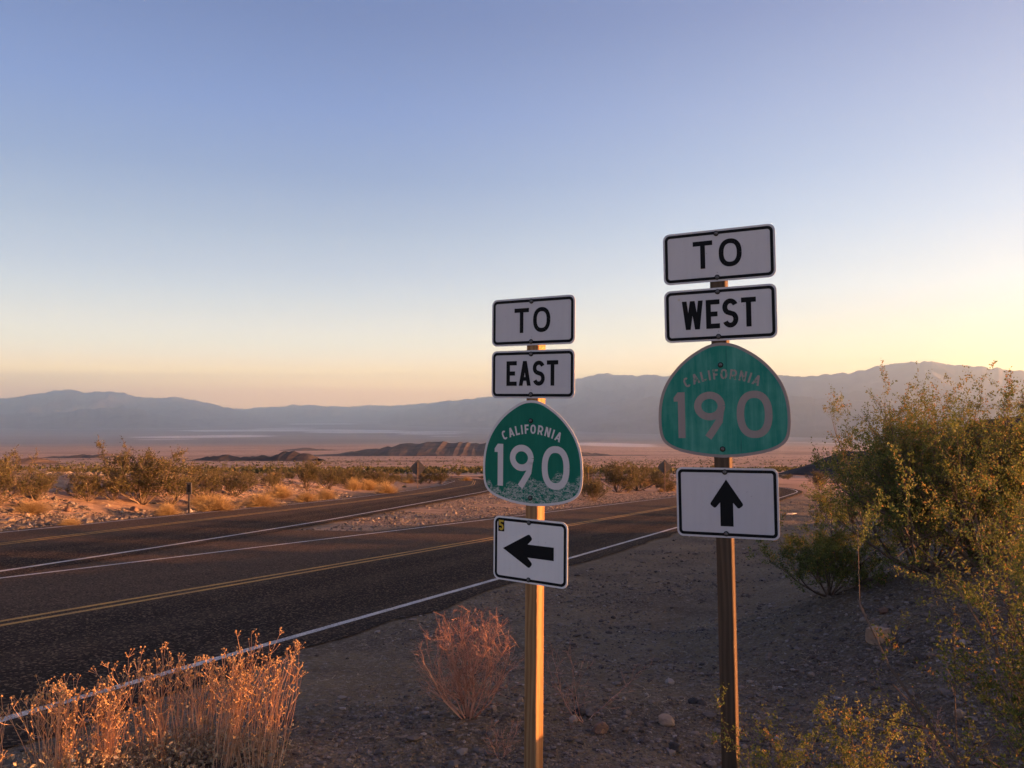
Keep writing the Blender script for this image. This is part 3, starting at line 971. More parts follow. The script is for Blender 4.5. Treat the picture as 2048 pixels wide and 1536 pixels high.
SH = [(0, 0), (.055, .004), (.10, .018), (.15, .042), (.245, .105), (.325, .180), (.395, .27), (.443, .355), (.474, .44), (.493, .535), (.5, .63), (.499, .72), (.492, .79), (.476, .845), (.447, .885), (.40, .92), (.33, .95), (.24, .973), (.12, .993), (0, 1)]
def shield_outline(W_, H_m, inset=0.0):
    h = np.array(SH)
    t = np.linspace(0, len(h) - 1, 70)
    xx = np.interp(t, np.arange(len(h)), h[:, 0])
    yy = np.interp(t, np.arange(len(h)), h[:, 1])
    for _ in range(3):
        xx[1:-1] = .25 * xx[:-2] + .5 * xx[1:-1] + .25 * xx[2:]
        yy[1:-1] = .25 * yy[:-2] + .5 * yy[1:-1] + .25 * yy[2:]
    P = [(x * W_, H_m / 2 - y * H_m) for x, y in zip(xx, yy)]
    P = P + [(-x, z) for x, z in P[-2:0:-1]]
    P = np.array(P)[::-1]
    if inset:
        d = np.roll(P, -1, 0) - np.roll(P, 1, 0)
        d /= np.linalg.norm(d, axis=1, keepdims=True)
        n = np.stack([-d[:, 1], d[:, 0]], 1)
        P = P + n * inset
    return [tuple(q) for q in P]
def shield(parent, x, z, W_, Hh, edge_m, green, legend, cal, label, border=.016, roll=0.0, yaw=0.0):
    m = MB()
    m.prism(shield_outline(W_, Hh), -TH, 0)
    o = m.build('route_shield', M[edge_m], parent)
    o.location = (x, -.047, z)
    o.rotation_euler = (0, roll, yaw)
    o['label'] = label
    g = MB()
    g.flat(shield_outline(W_, Hh, border), -TH - .0006)
    g.build('green_field', M[green], o)
    t = MB()
    h = Hh * .405
    s = .155
    z0 = Hh / 2 - Hh * .83
    for items, xx in (([('1', .245, 0)], -.375 * W_), ([('9', .66, 0)], -.215 * W_), ([('0', .73, 0)], .108 * W_)):
        t = MB()
        put_text(t, items, h, xx, z0, -TH - .0011, s)
        t.build('route_digit', M[legend], o)
    c = MB()
    ch = Hh * .088
    its = [('C', .62, .2), ('A', .72, .16), ('L', .52, .2), ('I', .2, .22), ('F', .52, .16), ('O', .68, .2), ('R', .66, .2), ('N', .66, .22), ('I', .2, .2), ('A', .72, 0)]
    tw = text_width(its, ch)
    Rr = W_ * .62
    zc = Hh / 2 - Hh * .318
    def bend(P, xc):
        th = xc / Rr
        out = []
        for a, b in P:
            dx, dz = a - xc, b
            r = Rr + dz
            px_, pz_ = r * math.sin(th) + dx * math.cos(th), r * math.cos(th) - dx * math.sin(th)
            out.append((px_, pz_ - Rr + zc))
        return out
    put_text(c, its, ch, -tw / 2, 0, -TH - .0011, .19, bend)
    c.build('state_name', M[cal], o)
    bolt(o, -.003, Hh / 2 - Hh * .195, -TH - .0012)
    bolt(o, -.003, -Hh / 2 + Hh * .075, -TH - .0012)
    return o

def post(parent, m, top, bottom, name='post', w=.089):
    p_ = MB()
    b = .004
    P = [(-w / 2 + b, -w / 2), (w / 2 - b, -w / 2), (w / 2, -w / 2 + b), (w / 2, w / 2 - b), (w / 2 - b, w / 2), (-w / 2 + b, w / 2), (-w / 2, w / 2 - b), (-w / 2, -w / 2 + b)]
    n = 8
    zs = np.linspace(bottom, top, 14)
    V, f = [], []
    for zz in zs:
        V += [(x, y, zz) for x, y in P]
    for j in range(len(zs) - 1):
        f += [(j * n + i, j * n + (i + 1) % n, (j + 1) * n + (i + 1) % n, (j + 1) * n + i) for i in range(n)]
    p_.add(V, [np.array(f), np.arange(n)[::-1][None], (np.arange(n) + n * (len(zs) - 1))[None]])
    return p_.build(name, m, parent)

def assembly(px_mid, d, yaw_deg, lean, label):
    c = at(px_mid, 808, d)
    z = g1(c.x, c.y)
    o = thing('route_sign', label, 'road sign', (c.x, c.y, z), (0, lean, -math.radians(yaw_deg)))
    return o, z
def zof(py, d, gz0):
    return at(CX, py, d).z - gz0

# --- eastbound assembly
o, z0 = assembly(1066, 5.08, 33, math.radians(.5), 'route sign on pale sunlit timber post, reading TO EAST over a left arrow')
d = 5.08
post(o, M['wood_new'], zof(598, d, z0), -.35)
pl = panel(o, 'word_panel', .612, .302, 0, zof(644.5, d, z0), 'white', label='white panel reading TO')
word(pl, [('T', .69, .20), ('O', .80, 0)], .157, .008)
pl = panel(o, 'word_panel', .612, .303, 0, zof(749, d, z0), 'white', tilt=0.0, label='white panel reading EAST')
word(pl, [('E', .50, .10), ('A', .57, .09), ('S', .56, .09), ('T', .52, 0)], .157, .006)
shield(o, -.002, zof(905, d, z0), .735, .663, 'legend_new', 'shield_new', 'legend_new', 'legend_new', 'bright green route shield with flaked white patches along its foot')
pl = panel(o, 'arrow_panel', .545, .405, -.008, zof(1100, d, z0), 'white_bright', r=.042, label='white panel with left arrow and a yellow number tag')
A = [(-z, x) for x, z in up_arrow(.375, .215, .082)]
arrow_mesh(pl, [(x - .012, z) for x, z in A])
k = MB()
k.flat(R_(-.236, -.190, .106, .184), -TH - .0016)
tg = k.build('number_tag', M['black_clean'], pl)
k = MB()
put_text(k, [('5', .56, 0)], .066, -.2315, .112, -TH - .0022, .2)
k.build('tag_number', M['yellow_tag'], pl)

# --- westbound assembly
d = 4.64
o, z0 = assembly(1459, d, 25, math.radians(-1.0), 'route sign on dark weathered timber post, reading TO WEST over an upward arrow')
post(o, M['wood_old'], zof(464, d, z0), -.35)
pl = panel(o, 'word_panel', .640, .303, .006, zof(512, d, z0), 'white', label='white panel reading TO')
word(pl, [('T', .70, .22), ('O', .80, 0)], .162, .010, -.004)
pl = panel(o, 'word_panel', .640, .308, .006, zof(629, d, z0), 'white', label='white panel reading WEST')
word(pl, [('W', .73, .10), ('E', .47, .09), ('S', .53, .10), ('T', .49, 0)], .168, .002, -.004)
k = MB()
P = [(-.232 + .0075 * math.cos(t_), .098 + .0075 * math.sin(t_)) for t_ in np.linspace(0, 2 * math.pi, 12, endpoint=False)]
k.flat(P, -TH - .001)
k.build('bullet_hole', M['litter'], pl)
shield(o, .010, zof(800, d, z0), .748, .663, 'legend_old', 'shield_old', 'legend_old', 'legend_flaked', 'faded green route shield with dull grey worn legend', .017)
pl = panel(o, 'arrow_panel', .575, .400, .022, zof(1004, d, z0), 'white', r=.034, label='white panel with an upward arrow')
arrow_mesh(pl, up_arrow(.268, .192, .073))

# --- distant warning signs seen from behind or part hidden
def diamond(px, py_base, dist, py_c, size, face, label, yaw, post_m, sym=False):
    c = at(px, 808, dist)
    z = g1(c.x, c.y)
    o = thing('warning_sign', label, 'road sign', (c.x, c.y, z), (0, 0, yaw))
    zc = zof(py_c, dist, z)
    k = MB()
    k.box(-.032, .032, -.05, .05, -.3, zc + size * .45)
    k.build('post', post_m, o)
    k = MB()
    r = size / math.sqrt(2)
    P = rounded([(0, -r), (r, 0), (0, r), (-r, 0)], [.06] * 4, 4)
    k.prism([(x, zz + zc) for x, zz in P], .056, .060)
    k.build('sign_panel', M[face], o)
    k = MB()
    k.box(-r * .82, r * .82, -.058, -.052, zc - .03, zc + .03)
    k.build('brace', M['post_dark'], o)
    if sym:
        k = MB()
        k.flat([(-.16, zc - .2), (.16, zc - .2), (.16, zc), (.3, zc), (0, zc + .3), (-.3, zc), (-.16, zc)], .050)
        k.build('symbol', M['black_clean'], o)
    return o
diamond(836, 978, 70, 936, 1.02, 'alu', 'grey back of a diamond warning sign beside the side road', .15, M['post_metal'])
diamond(1329, 975, 76, 934, 1.0, 'alu', 'grey back of a diamond warning sign between the two route signs', .10, M['post_metal'])
# facing us, in the brush to the right
c = at(1697, 808, 62)
zz = g1(c.x, c.y)
o = thing('warning_sign', 'yellow diamond warning sign half hidden behind the big creosote bush', 'road sign', (c.x, c.y, zz), (0, 0, -.5))
zc = zof(943, 62, zz)
k = MB()
k.box(-.05, .05, .004, .104, -.3, zc + .5)
k.build('post', M['post_metal'], o)
k = MB()
r = .62
k.prism(rounded([(0, -r + zc), (r, zc), (0, r + zc), (-r, zc)], [.06] * 4, 4), 0, .004)
k.build('sign_panel', M['warn'], o)
k = MB()
k.flat([(-.12, zc - .28), (.12, zc - .28), (.12, zc - .02), (.26, zc - .02), (0, zc + .26), (-.26, zc - .02), (-.12, zc - .02)], -.003)
k.build('symbol', M['black_clean'], o)
# paddle marker on the left, thin posts
px_, py_ = 378, 1027
x, y = unp(px_, py_)
zz = g1(x, y)
o = thing('roadside_marker', 'dark roadside paddle marker standing left of the side road', 'marker post', (x, y, zz), (0, 0, .02))
hh = (1027 - 966) * y / F
k = MB()
k.box(-.03, .03, -.03, .03, -.2, hh * .62)
k.build('post', M['post_dark'], o)
k = MB()
k.box(-.09, .09, -.05, .05, hh * .62, hh)
k.build('plate', M['post_dark'], o)
k = MB()
k.flat([(-.05, hh * .70), (.05, hh * .70), (.05, hh * .94), (-.05, hh * .94)], -.053)
k.build('reflector', M['rubber'], o)
for (px_, py_, ht, lab, m_) in [(1660, 986, 28, 'thin dark delineator post at the outer edge of the road bend', 'post_dark'),
                                (1176, 1000, 68, 'thin rusty delineator post behind the eastbound route shield', 'post_metal')]:
    x, y = unp(px_, py_)
    y = min(y, 60)
    c = at(px_, 808, y)
    zz = g1(c.x, c.y)
    o = thing('delineator_post', lab, 'marker post', (c.x, c.y, zz), (0, 0, -.4))
    hh = ht * y / F
    k = MB()
    k.box(-.04, .04, -.02, .02, -.2, hh)
    k.build('post', M[m_], o)
    k = MB()
    k.box(-.05, .05, -.028, -.021, hh * .8, hh * .96)
    k.build('reflector', M['warn'], o)

# ------------------------------------------------------------------ stones
ICO = np.array([(0, 0, 1), (.894, 0, .447), (.276, .851, .447), (-.724, .526, .447), (-.724, -.526, .447), (.276, -.851, .447), (.724, .526, -.447), (-.276, .851, -.447), (-.894, 0, -.447), (-.276, -.851, -.447), (.724, -.526, -.447), (0, 0, -1)])
ICF = np.array([(0, 1, 2), (0, 2, 3), (0, 3, 4), (0, 4, 5), (0, 5, 1), (1, 6, 2), (2, 7, 3), (3, 8, 4), (4, 9, 5), (5, 10, 1), (6, 7, 2), (7, 8, 3), (8, 9, 4), (9, 10, 5), (10, 6, 1), (11, 7, 6), (11, 8, 7), (11, 9, 8), (11, 10, 9), (11, 6, 10)])
def stones(name, x, y, size, seed, label):
    rng = np.random.RandomState(seed)
    k = len(x)
    V = ICO[None] * rng.uniform(.62, 1.25, (k, 12, 1))
    V = V * (size[:, None] * np.stack([rng.uniform(.7, 1.3, k), rng.uniform(.7, 1.3, k), rng.uniform(.4, .8, k)], 1))[:, None, :]
    a = rng.uniform(0, 6.28, k)
    c, s = np.cos(a)[:, None], np.sin(a)[:, None]
    X, Y = V[..., 0] * c - V[..., 1] * s, V[..., 0] * s + V[..., 1] * c
    z = gz(x, y)
    V = np.stack([X + x[:, None], Y + y[:, None], V[..., 2] + (z + size * .18)[:, None]], -1).reshape(-1, 3)
    f = (ICF[None] + (np.arange(k) * 12)[:, None, None]).reshape(-1, 3)
    o = mesh(name, V, [f], M['stone'], attrs={'tint': np.repeat(np.clip(rng.beta(2, 2.6, k), 0, 1), 12)})
    kind(o, 'stuff')
    o['label'] = label
    o['category'] = 'gravel'
    return o
def scatter(n, u0, u1, d0, d1, rng, keep, p=1.0):
    d = (rng.rand(n) ** p) * (d1 - d0) + d0
    u = rng.uniform(u0, u1, n)
    x, y = u * d, d
    m = keep(x, y)
    return x[m], y[m]
rng = np.random.RandomState(11)
x, y = scatter(80000, -.75, .75, 3.0, 15, rng, lambda x, y: (qoff(x, y) > .65 + .5 * fbm(x, y)) & (fbm(x * .8, y * .8, 3) + rng.normal(0, .35, len(x)) + .25 * (qoff(x, y) - 3.0) * (y < 9) > -.05))
sz = np.clip(rng.lognormal(np.log(.0095), .6, len(x)), .004, .05)
stones('gravel', x, y, sz, 1, 'grey desert gravel scattered over the shaded shoulder')
x, y = scatter(8500, -.12, .34, 4.2, 5.9, rng, lambda x, y: fbm(x * 1.3 + 2, y * 1.3, 3) + .9 * (5.2 - y) > .05)
sz = np.clip(rng.lognormal(np.log(.017), .6, len(x)), .007, .06)
stones('gravel', x, y, sz, 5, 'coarse pebbles about the feet of the sign posts')
x, y = scatter(60000, -.70, -.20, 16, 55, rng, lambda x, y: (x < np.interp(y, XLy, XLx) - .5) & (fbm(x * .5, y * .5, 3) > -.3), 1.3)
sz = np.clip(rng.lognormal(np.log(.025), .65, len(x)), .010, .16)
stones('gravel', x, y, sz, 2, 'sunlit stones strewn over the bank left of the side road')
def gore(x, y):
    return (x > np.interp(y, R2[:, 1], R2[:, 0]) + .75 + .3 * fbm(x, y)) & (qoff(x, y) < -2 * LW - .6 - .3 * fbm(x * 1.3, y)) & (fbm(x * .3, y * .3, 2) > -.35)
x, y = scatter(60000, -.30, .25, 24.5, 75, rng, lambda x, y: gore(x, y) & (rng.rand(len(x)) < (y - 23.5) / 6), 1.0)
sz = np.clip(rng.lognormal(np.log(.022), .55, len(x)), .010, .10)
stones('gravel', x, y, sz, 3, 'pinkish gravel on the island between the two roads')
x, y = scatter(9000, .02, .42, 15, 60, rng, lambda x, y: (qoff(x, y) > .9))
sz = np.clip(rng.lognormal(np.log(.018), .5, len(x)), .008, .07)
stones('gravel', x, y, sz, 4, 'small gravel on the road shoulder beyond the signs')

def rock(px, py, wpx, hpx, m, label, seed, blocky=.0, yaw=0.0, dist=None):
    x, y = unp(px, py) if dist is None else (at(px, 808, dist).x, dist)
    w, h = wpx * y / F, hpx * y / F
    import bmesh
    bm = bmesh.new()
    if blocky:
        bmesh.ops.create_cube(bm, size=1.6)
        bmesh.ops.subdivide_edges(bm, edges=bm.edges[:], cuts=4, use_grid_fill=True)
    else:
        bmesh.ops.create_icosphere(bm, subdivisions=3, radius=1)
    rg = random.Random(seed)
    offs = Vector((seed * 3.7, seed * 1.3, seed * .7))
    # chop flat facets into it
    planes = [(Vector((rg.gauss(0, 1), rg.gauss(0, 1), rg.gauss(0, 1))).normalized(), rg.uniform(.62, .85)) for _ in range(9)]
    for v in bm.verts:
        for n, dd in planes:
            t = v.co.dot(n) - (dd if not blocky else dd + .32)
            if t > 0:
                v.co -= n * t * .9
        v.co += v.co.normalized() * mnoise.noise(v.co * 2.3 + offs) * .10 + v.co.normalized() * mnoise.noise(v.co * 6 + offs) * .04
        v.co = Vector((v.co.x * w * .5, v.co.y * w * .42, v.co.z * h * .55 + h * .36))
    me = bpy.data.meshes.new('rock')
    bm.to_mesh(me)
    bm.free()
    me.materials.append(m)
    o = bpy.data.objects.new('rock', me)
    C.objects.link(o)
    o.location = (x, y, g1(x, y) - .01)
    o.rotation_euler = (0, 0, yaw)
    tag(o, label, 'rock')
rock(1756, 1282, 46, 34, M['rock_tan'], 'squarish tan block of rock lying below the big creosote bush', 3, 1, .6)
rock(1333, 1448, 40, 26, M['rock_tan'], 'rounded tan rock on the gravel just left of the weathered post', 5)
rock(1387, 1406, 22, 14, M['rock_dark'], 'small black rock near the foot of the weathered post', 7)
rock(1199, 1464, 36, 26, M['rock_brown'], 'reddish brown rock on the gravel right of the pale timber post', 9)
rock(1158, 1428, 28, 17, M['rock_dark'], 'low dark rock beyond the reddish brown rock', 11)
rock(1348, 1500, 30, 20, M['rock_dark'], 'blue grey rock among pebbles at the bottom edge', 13)
rock(1920, 1432, 26, 18, M['rock_tan'], 'pale rock under the creosote branches at lower right', 15)
rock(1766, 1226, 20, 16, M['rock_brown'], 'small brown rock on the slope beneath the big creosote bush', 21)
rock(136, 1023, 15, 11, M['rock_brown'], 'dark faced rock on the sunlit bank, leftmost of the roadside rocks', 17)
rock(54, 1034, 13, 10, M['rock_tan'], 'pale rock on the sunlit bank near the left edge', 19)
rock(268, 1024, 18, 13, M['rock_brown'], 'brown rock on the sunlit bank below the tall creosote bush', 23)
rock(214, 1013, 13, 7, M['rock_tan'], 'small tan rock on the bank below the tall creosote bush', 25)
k = MB()
x, y = unp(1585, 1029)
zz = g1(x, y)
k.segs([(x - .3, y, zz + .02), (x, y + .05, zz + .03)], [(x, y + .05, zz + .03), (x + .3, y + .25, zz + .03)], [.03, .035], [.035, .02], 6)
tag(k.build('driftwood_stick', M['litter']), 'bleached stick lying on the shoulder right of the upward arrow', 'stick')

rng = np.random.RandomState(77)
x, y = scatter(7000, -.6, .7, 3.2, 11, rng, lambda x, y: (qoff(x, y) > .8) & (fbm(x * .7 + 9, y * .7, 3) > .02))
z = gz(x, y) + .006
a = rng.uniform(0, 6.28, len(x))
l = rng.uniform(.012, .06, len(x))
k = MB()
P0 = np.stack([x, y, z], 1)
P1 = P0 + np.stack([np.cos(a) * l, np.sin(a) * l, rng.uniform(-.004, .012, len(x))], 1)
P2 = P1 + np.stack([np.cos(a + .5) * l * .7, np.sin(a + .5) * l * .7, rng.uniform(-.004, .012, len(x))], 1)
t = rng.rand(len(x))
k.segs(P0, P1, .0016, .0014, 3, t)
k.segs(P1, P2, .0014, .0008, 3, t)
k.leaves(P0[::2] + [0, 0, .004], .012, rng, .5, t[::2], .3)
o = k.build('plant_litter', M['dry_leaf'])
kind(o, 'stuff')
o['label'] = 'broken twigs and dead leaves lying on the gravel shoulder'
o['category'] = 'plant litter'

# ------------------------------------------------------------------ plants
def shrub_skeleton(rng, h, spread, nstem, nside, ntwig, r0, curve=.25, tw=(.10, .2), lean=(8, 55), npts=7, bias=(0, 0, 0), side_len=(.22, .42), start=2):
    """returns stem segments and twig lines of a many stemmed shrub"""
    S0, S1, A, B, tips = [], [], [], [], []
    bias = np.array(bias, float)
    for i in range(nstem):
        az_ = rng.uniform(0, 2 * np.pi)
        ln = np.radians(rng.uniform(*lean))
        L = h * rng.uniform(.72, 1.05) / max(np.cos(ln) ** .55, .5)
        d = np.array([np.cos(az_) * np.sin(ln) * spread, np.sin(az_) * np.sin(ln) * spread, np.cos(ln)]) + bias
        d /= np.linalg.norm(d)
        p = np.array([np.cos(az_), np.sin(az_), 0]) * rng.uniform(0, .06) * h
        for j in range(npts):
            q = p + d * L / npts
            ra, rb = r0 * (1 - j / npts) ** .8 + r0 * .12, r0 * (1 - (j + 1) / npts) ** .8 + r0 * .12
            S0.append(p); S1.append(q); A.append(ra); B.append(rb)
            if j >= start:
                for _ in range(nside):
                    e = d * .8 + rng.normal(size=3) * .62
                    e[2] += .25
                    e /= np.linalg.norm(e)
                    l2 = h * rng.uniform(*side_len) * (1 - .35 * j / npts)
                    a = p + (q - p) * rng.uniform(0, 1)
                    m_ = a + e * l2 * .5 + rng.normal(size=3) * l2 * .06
                    e2 = e + rng.normal(size=3) * .2 + np.array([0, 0, .12])
                    e2 /= np.linalg.norm(e2)
                    b = m_ + e2 * l2 * .5
                    S0 += [a, m_]; S1 += [m_, b]; A += [rb * .5, rb * .36]; B += [rb * .36, rb * .2]
                    for _k in range(ntwig):
                        t = rng.uniform(.15, 1)
                        c = a + (m_ - a) * t * 2 if t < .5 else m_ + (b - m_) * (t * 2 - 1)
                        g = e2 * .7 + rng.normal(size=3) * .6 + np.array([0, 0, .25])
                        g /= np.linalg.norm(g)
                        l3 = h * rng.uniform(*tw)
                        S0.append(c); S1.append(c + g * l3); A.append(rb * .2); B.append(rb * .1)
                        tips.append((c, c + g * l3))
                    tips.append((m_, b))
            p = q
            d = d + rng.normal(size=3) * curve * .5 + np.array([0, 0, curve * .35])
            d /= np.linalg.norm(d)
        tips.append((S0[-1], S1[-1]))
    return np.array(S0), np.array(S1), np.array(A), np.array(B), tips
def creosote(name, label, loc, h, seed, spread=1.0, nstem=16, nside=2, ntwig=3, leaf=.012, per=10, leaf_m='creosote', group=None, bias=(0, 0, 0), lean=(8, 55), r0=.016, sides=4, minz=.12, cat='bush', side_len=(.22, .42), tw=(.10, .2), clump=1.0, start=2, minr=.0, reach=None):
    rng = np.random.RandomState(seed)
    S0, S1, A, B, tips = shrub_skeleton(rng, h, spread, nstem, nside, ntwig, r0, lean=lean, bias=bias, side_len=side_len, tw=tw, start=start)
    A, B = np.maximum(A, minr), np.maximum(B, minr)
    o = thing(name, label, cat, loc, (0, 0, 0), group)
    low = np.minimum(S0[:, 2], S1[:, 2]) > -.25
    if reach is not None:                                   # no shoot strays further than this to the left
        low &= np.minimum(S0[:, 0], S1[:, 0]) > -reach * (1 - .35 * np.clip(S0[:, 2] / h, 0, 1))
    k = MB()
    k.segs(S0[low], S1[low], A[low], B[low], sides, rng.uniform(0, 1, low.sum()))
    k.build('stems', M['bark'], o)
    P, T = [], []
    for a, b in tips:
        if b[2] < minz * h and rng.rand() < .8:
            continue
        if reach is not None and min(a[0], b[0]) < -reach * (1 - .35 * min(max(a[2] / h, 0), 1)):
            continue
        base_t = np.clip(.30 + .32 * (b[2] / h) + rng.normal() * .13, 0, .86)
        n = max(1, int(per * rng.uniform(.4, 1.5)))
        t = rng.uniform(.15, 1.08, n)[:, None]
        pts = a + (b - a) * t + rng.normal(size=(n, 3)) * leaf * .55 * clump
        P.append(pts)
        tt = base_t + rng.normal(size=n) * .10
        dead = rng.rand(n) < (.30 if rng.rand() < .08 else .012)
        tt[dead] = rng.uniform(.9, 1, dead.sum())
        T.append(np.clip(tt, 0, 1))
    P, T = np.concatenate(P), np.concatenate(T)
    k = MB()
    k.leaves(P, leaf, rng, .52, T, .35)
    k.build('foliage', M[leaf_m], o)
    return o
def place(px, py, dist=None):
    if dist is None:
        x, y = unp(px, py)
    else:
        x, y = at(px, 808, dist).x, dist
    return (x, y, g1(x, y) - .02), y

# -- the big creosotes on the right
loc, y = place(1838, 1190, 9.6)
creosote('creosote_bush', 'big olive creosote bush on the bank right of the westbound sign', loc, 1.78, 41, 1.15, 30, 3, 4, .027, 30, lean=(6, 64), r0=.015, reach=.98)
loc, y = place(1960, 1190, 9.0)
creosote('creosote_bush', 'tall creosote bush at the right edge behind the nearest branches', loc, 1.78, 42, 1.05, 24, 3, 4, .027, 30, lean=(5, 52), r0=.020)
loc, y = place(1655, 1205, 10.2)
creosote('creosote_bush', 'low dark green bush at the left foot of the big creosote', loc, .85, 43, 1.3, 18, 3, 3, .024, 28, lean=(15, 70), r0=.010)
loc, y = place(2400, 1400, 2.7)
creosote('creosote_bush', 'nearest creosote bush reaching in from the right edge with long bare branches', loc, 1.88, 44, 1.05, 36, 2, 4, .0165, 60, lean=(5, 58), r0=.012, reach=1.0)
loc, y = place(2260, 1560, 3.0)
creosote('creosote_bush', 'low creosote bush in the bottom right corner', loc, 1.15, 45, 1.0, 18, 2, 4, .014, 26, lean=(10, 60), r0=.009, reach=.30)
loc, y = place(1560, 1600, 3.9)
creosote('creosote_bush', 'thin creosote sprig in front of the weathered post', loc, .84, 46, .5, 7, 2, 3, .014, 24, lean=(3, 20), r0=.007, side_len=(.12, .26), start=1)
loc, y = place(1712, 1610, 3.9)
creosote('creosote_bush', 'narrow creosote sprig standing right of the weathered post', loc, .90, 47, .4, 6, 2, 3, .014, 26, lean=(2, 12), r0=.007, side_len=(.10, .22), start=1)
loc, y = place(1668, 1020, 24)
creosote('creosote_bush', 'small creosote bush on the shoulder below the dark hill', loc, 1.5, 48, 1.0, 12, 2, 3, .045, 18, lean=(8, 50), r0=.012)
loc, y = place(1740, 1080, 17)
creosote('creosote_bush', 'mid green creosote bush peeping out behind the big one', loc, 1.9, 49, 1.0, 14, 2, 3, .04, 20, lean=(8, 50), r0=.014)

# -- prototypes for the bushes across the road, then copies
def proto(seed, kind_, **kw):
    if kind_ == 'c':
        o = creosote('creosote_bush', 'x', (0, 0, -500), 1.0, seed, 1.2, 15, 2, 3, .036, 16, 'creosote_far', lean=(8, 62), r0=.014, sides=3, minr=.0035, tw=(.1, .22), **kw)
    else:
        rng = np.random.RandomState(seed)
        o = thing('dry_shrub', 'x', 'shrub', (0, 0, -500))
        k = MB()
        n = 900
        az_ = rng.uniform(0, 6.283, n)
        ln = np.radians(rng.uniform(5, 80, n))
        L = rng.uniform(.65, 1.0, n)
        d = np.stack([np.cos(az_) * np.sin(ln) * 1.05, np.sin(az_) * np.sin(ln) * 1.05, np.cos(ln)], 1)
        b0 = rng.normal(size=(n, 3)) * .07
        b0[:, 2] = 0
        mid = b0 + d * L[:, None] * .6 + rng.normal(size=(n, 3)) * .04
        end = mid + (d + rng.normal(size=(n, 3)) * .35) * L[:, None] * .4
        t = rng.rand(n)
        k.segs(b0, mid, .006, .005, 3, t)
        k.segs(mid, end, .005, .003, 3, t)
        k.leaves(end + rng.normal(size=(n, 3)) * .03, .05, rng, .4, np.clip(t + .2, 0, 1))
        k.leaves(mid + (end - mid) * rng.rand(n, 1) + rng.normal(size=(n, 3)) * .03, .045, rng, .4, t)
        k.build('stems', M['gold'], o)
    return o
def copy_to(src, loc, s, yaw, label, group=None, wide=1.0):
    c = src.copy()
    C.objects.link(c)
    c.location = loc
    c.scale = (s * wide, s * wide, s)
    c.rotation_euler = (0, 0, yaw)
    c['label'] = label
    if group:
        c['group'] = group
    for ch in src.children:
        q = ch.copy()
        C.objects.link(q)
        q.parent = c
    return c
def remove(o):
    for ch in list(o.children):
        bpy.data.objects.remove(ch)
    bpy.data.objects.remove(o)
PC = [proto(100 + i, 'c') for i in range(4)]
PD = [proto(200 + i, 'd') for i in range(3)]
rr_ = random.Random(4)
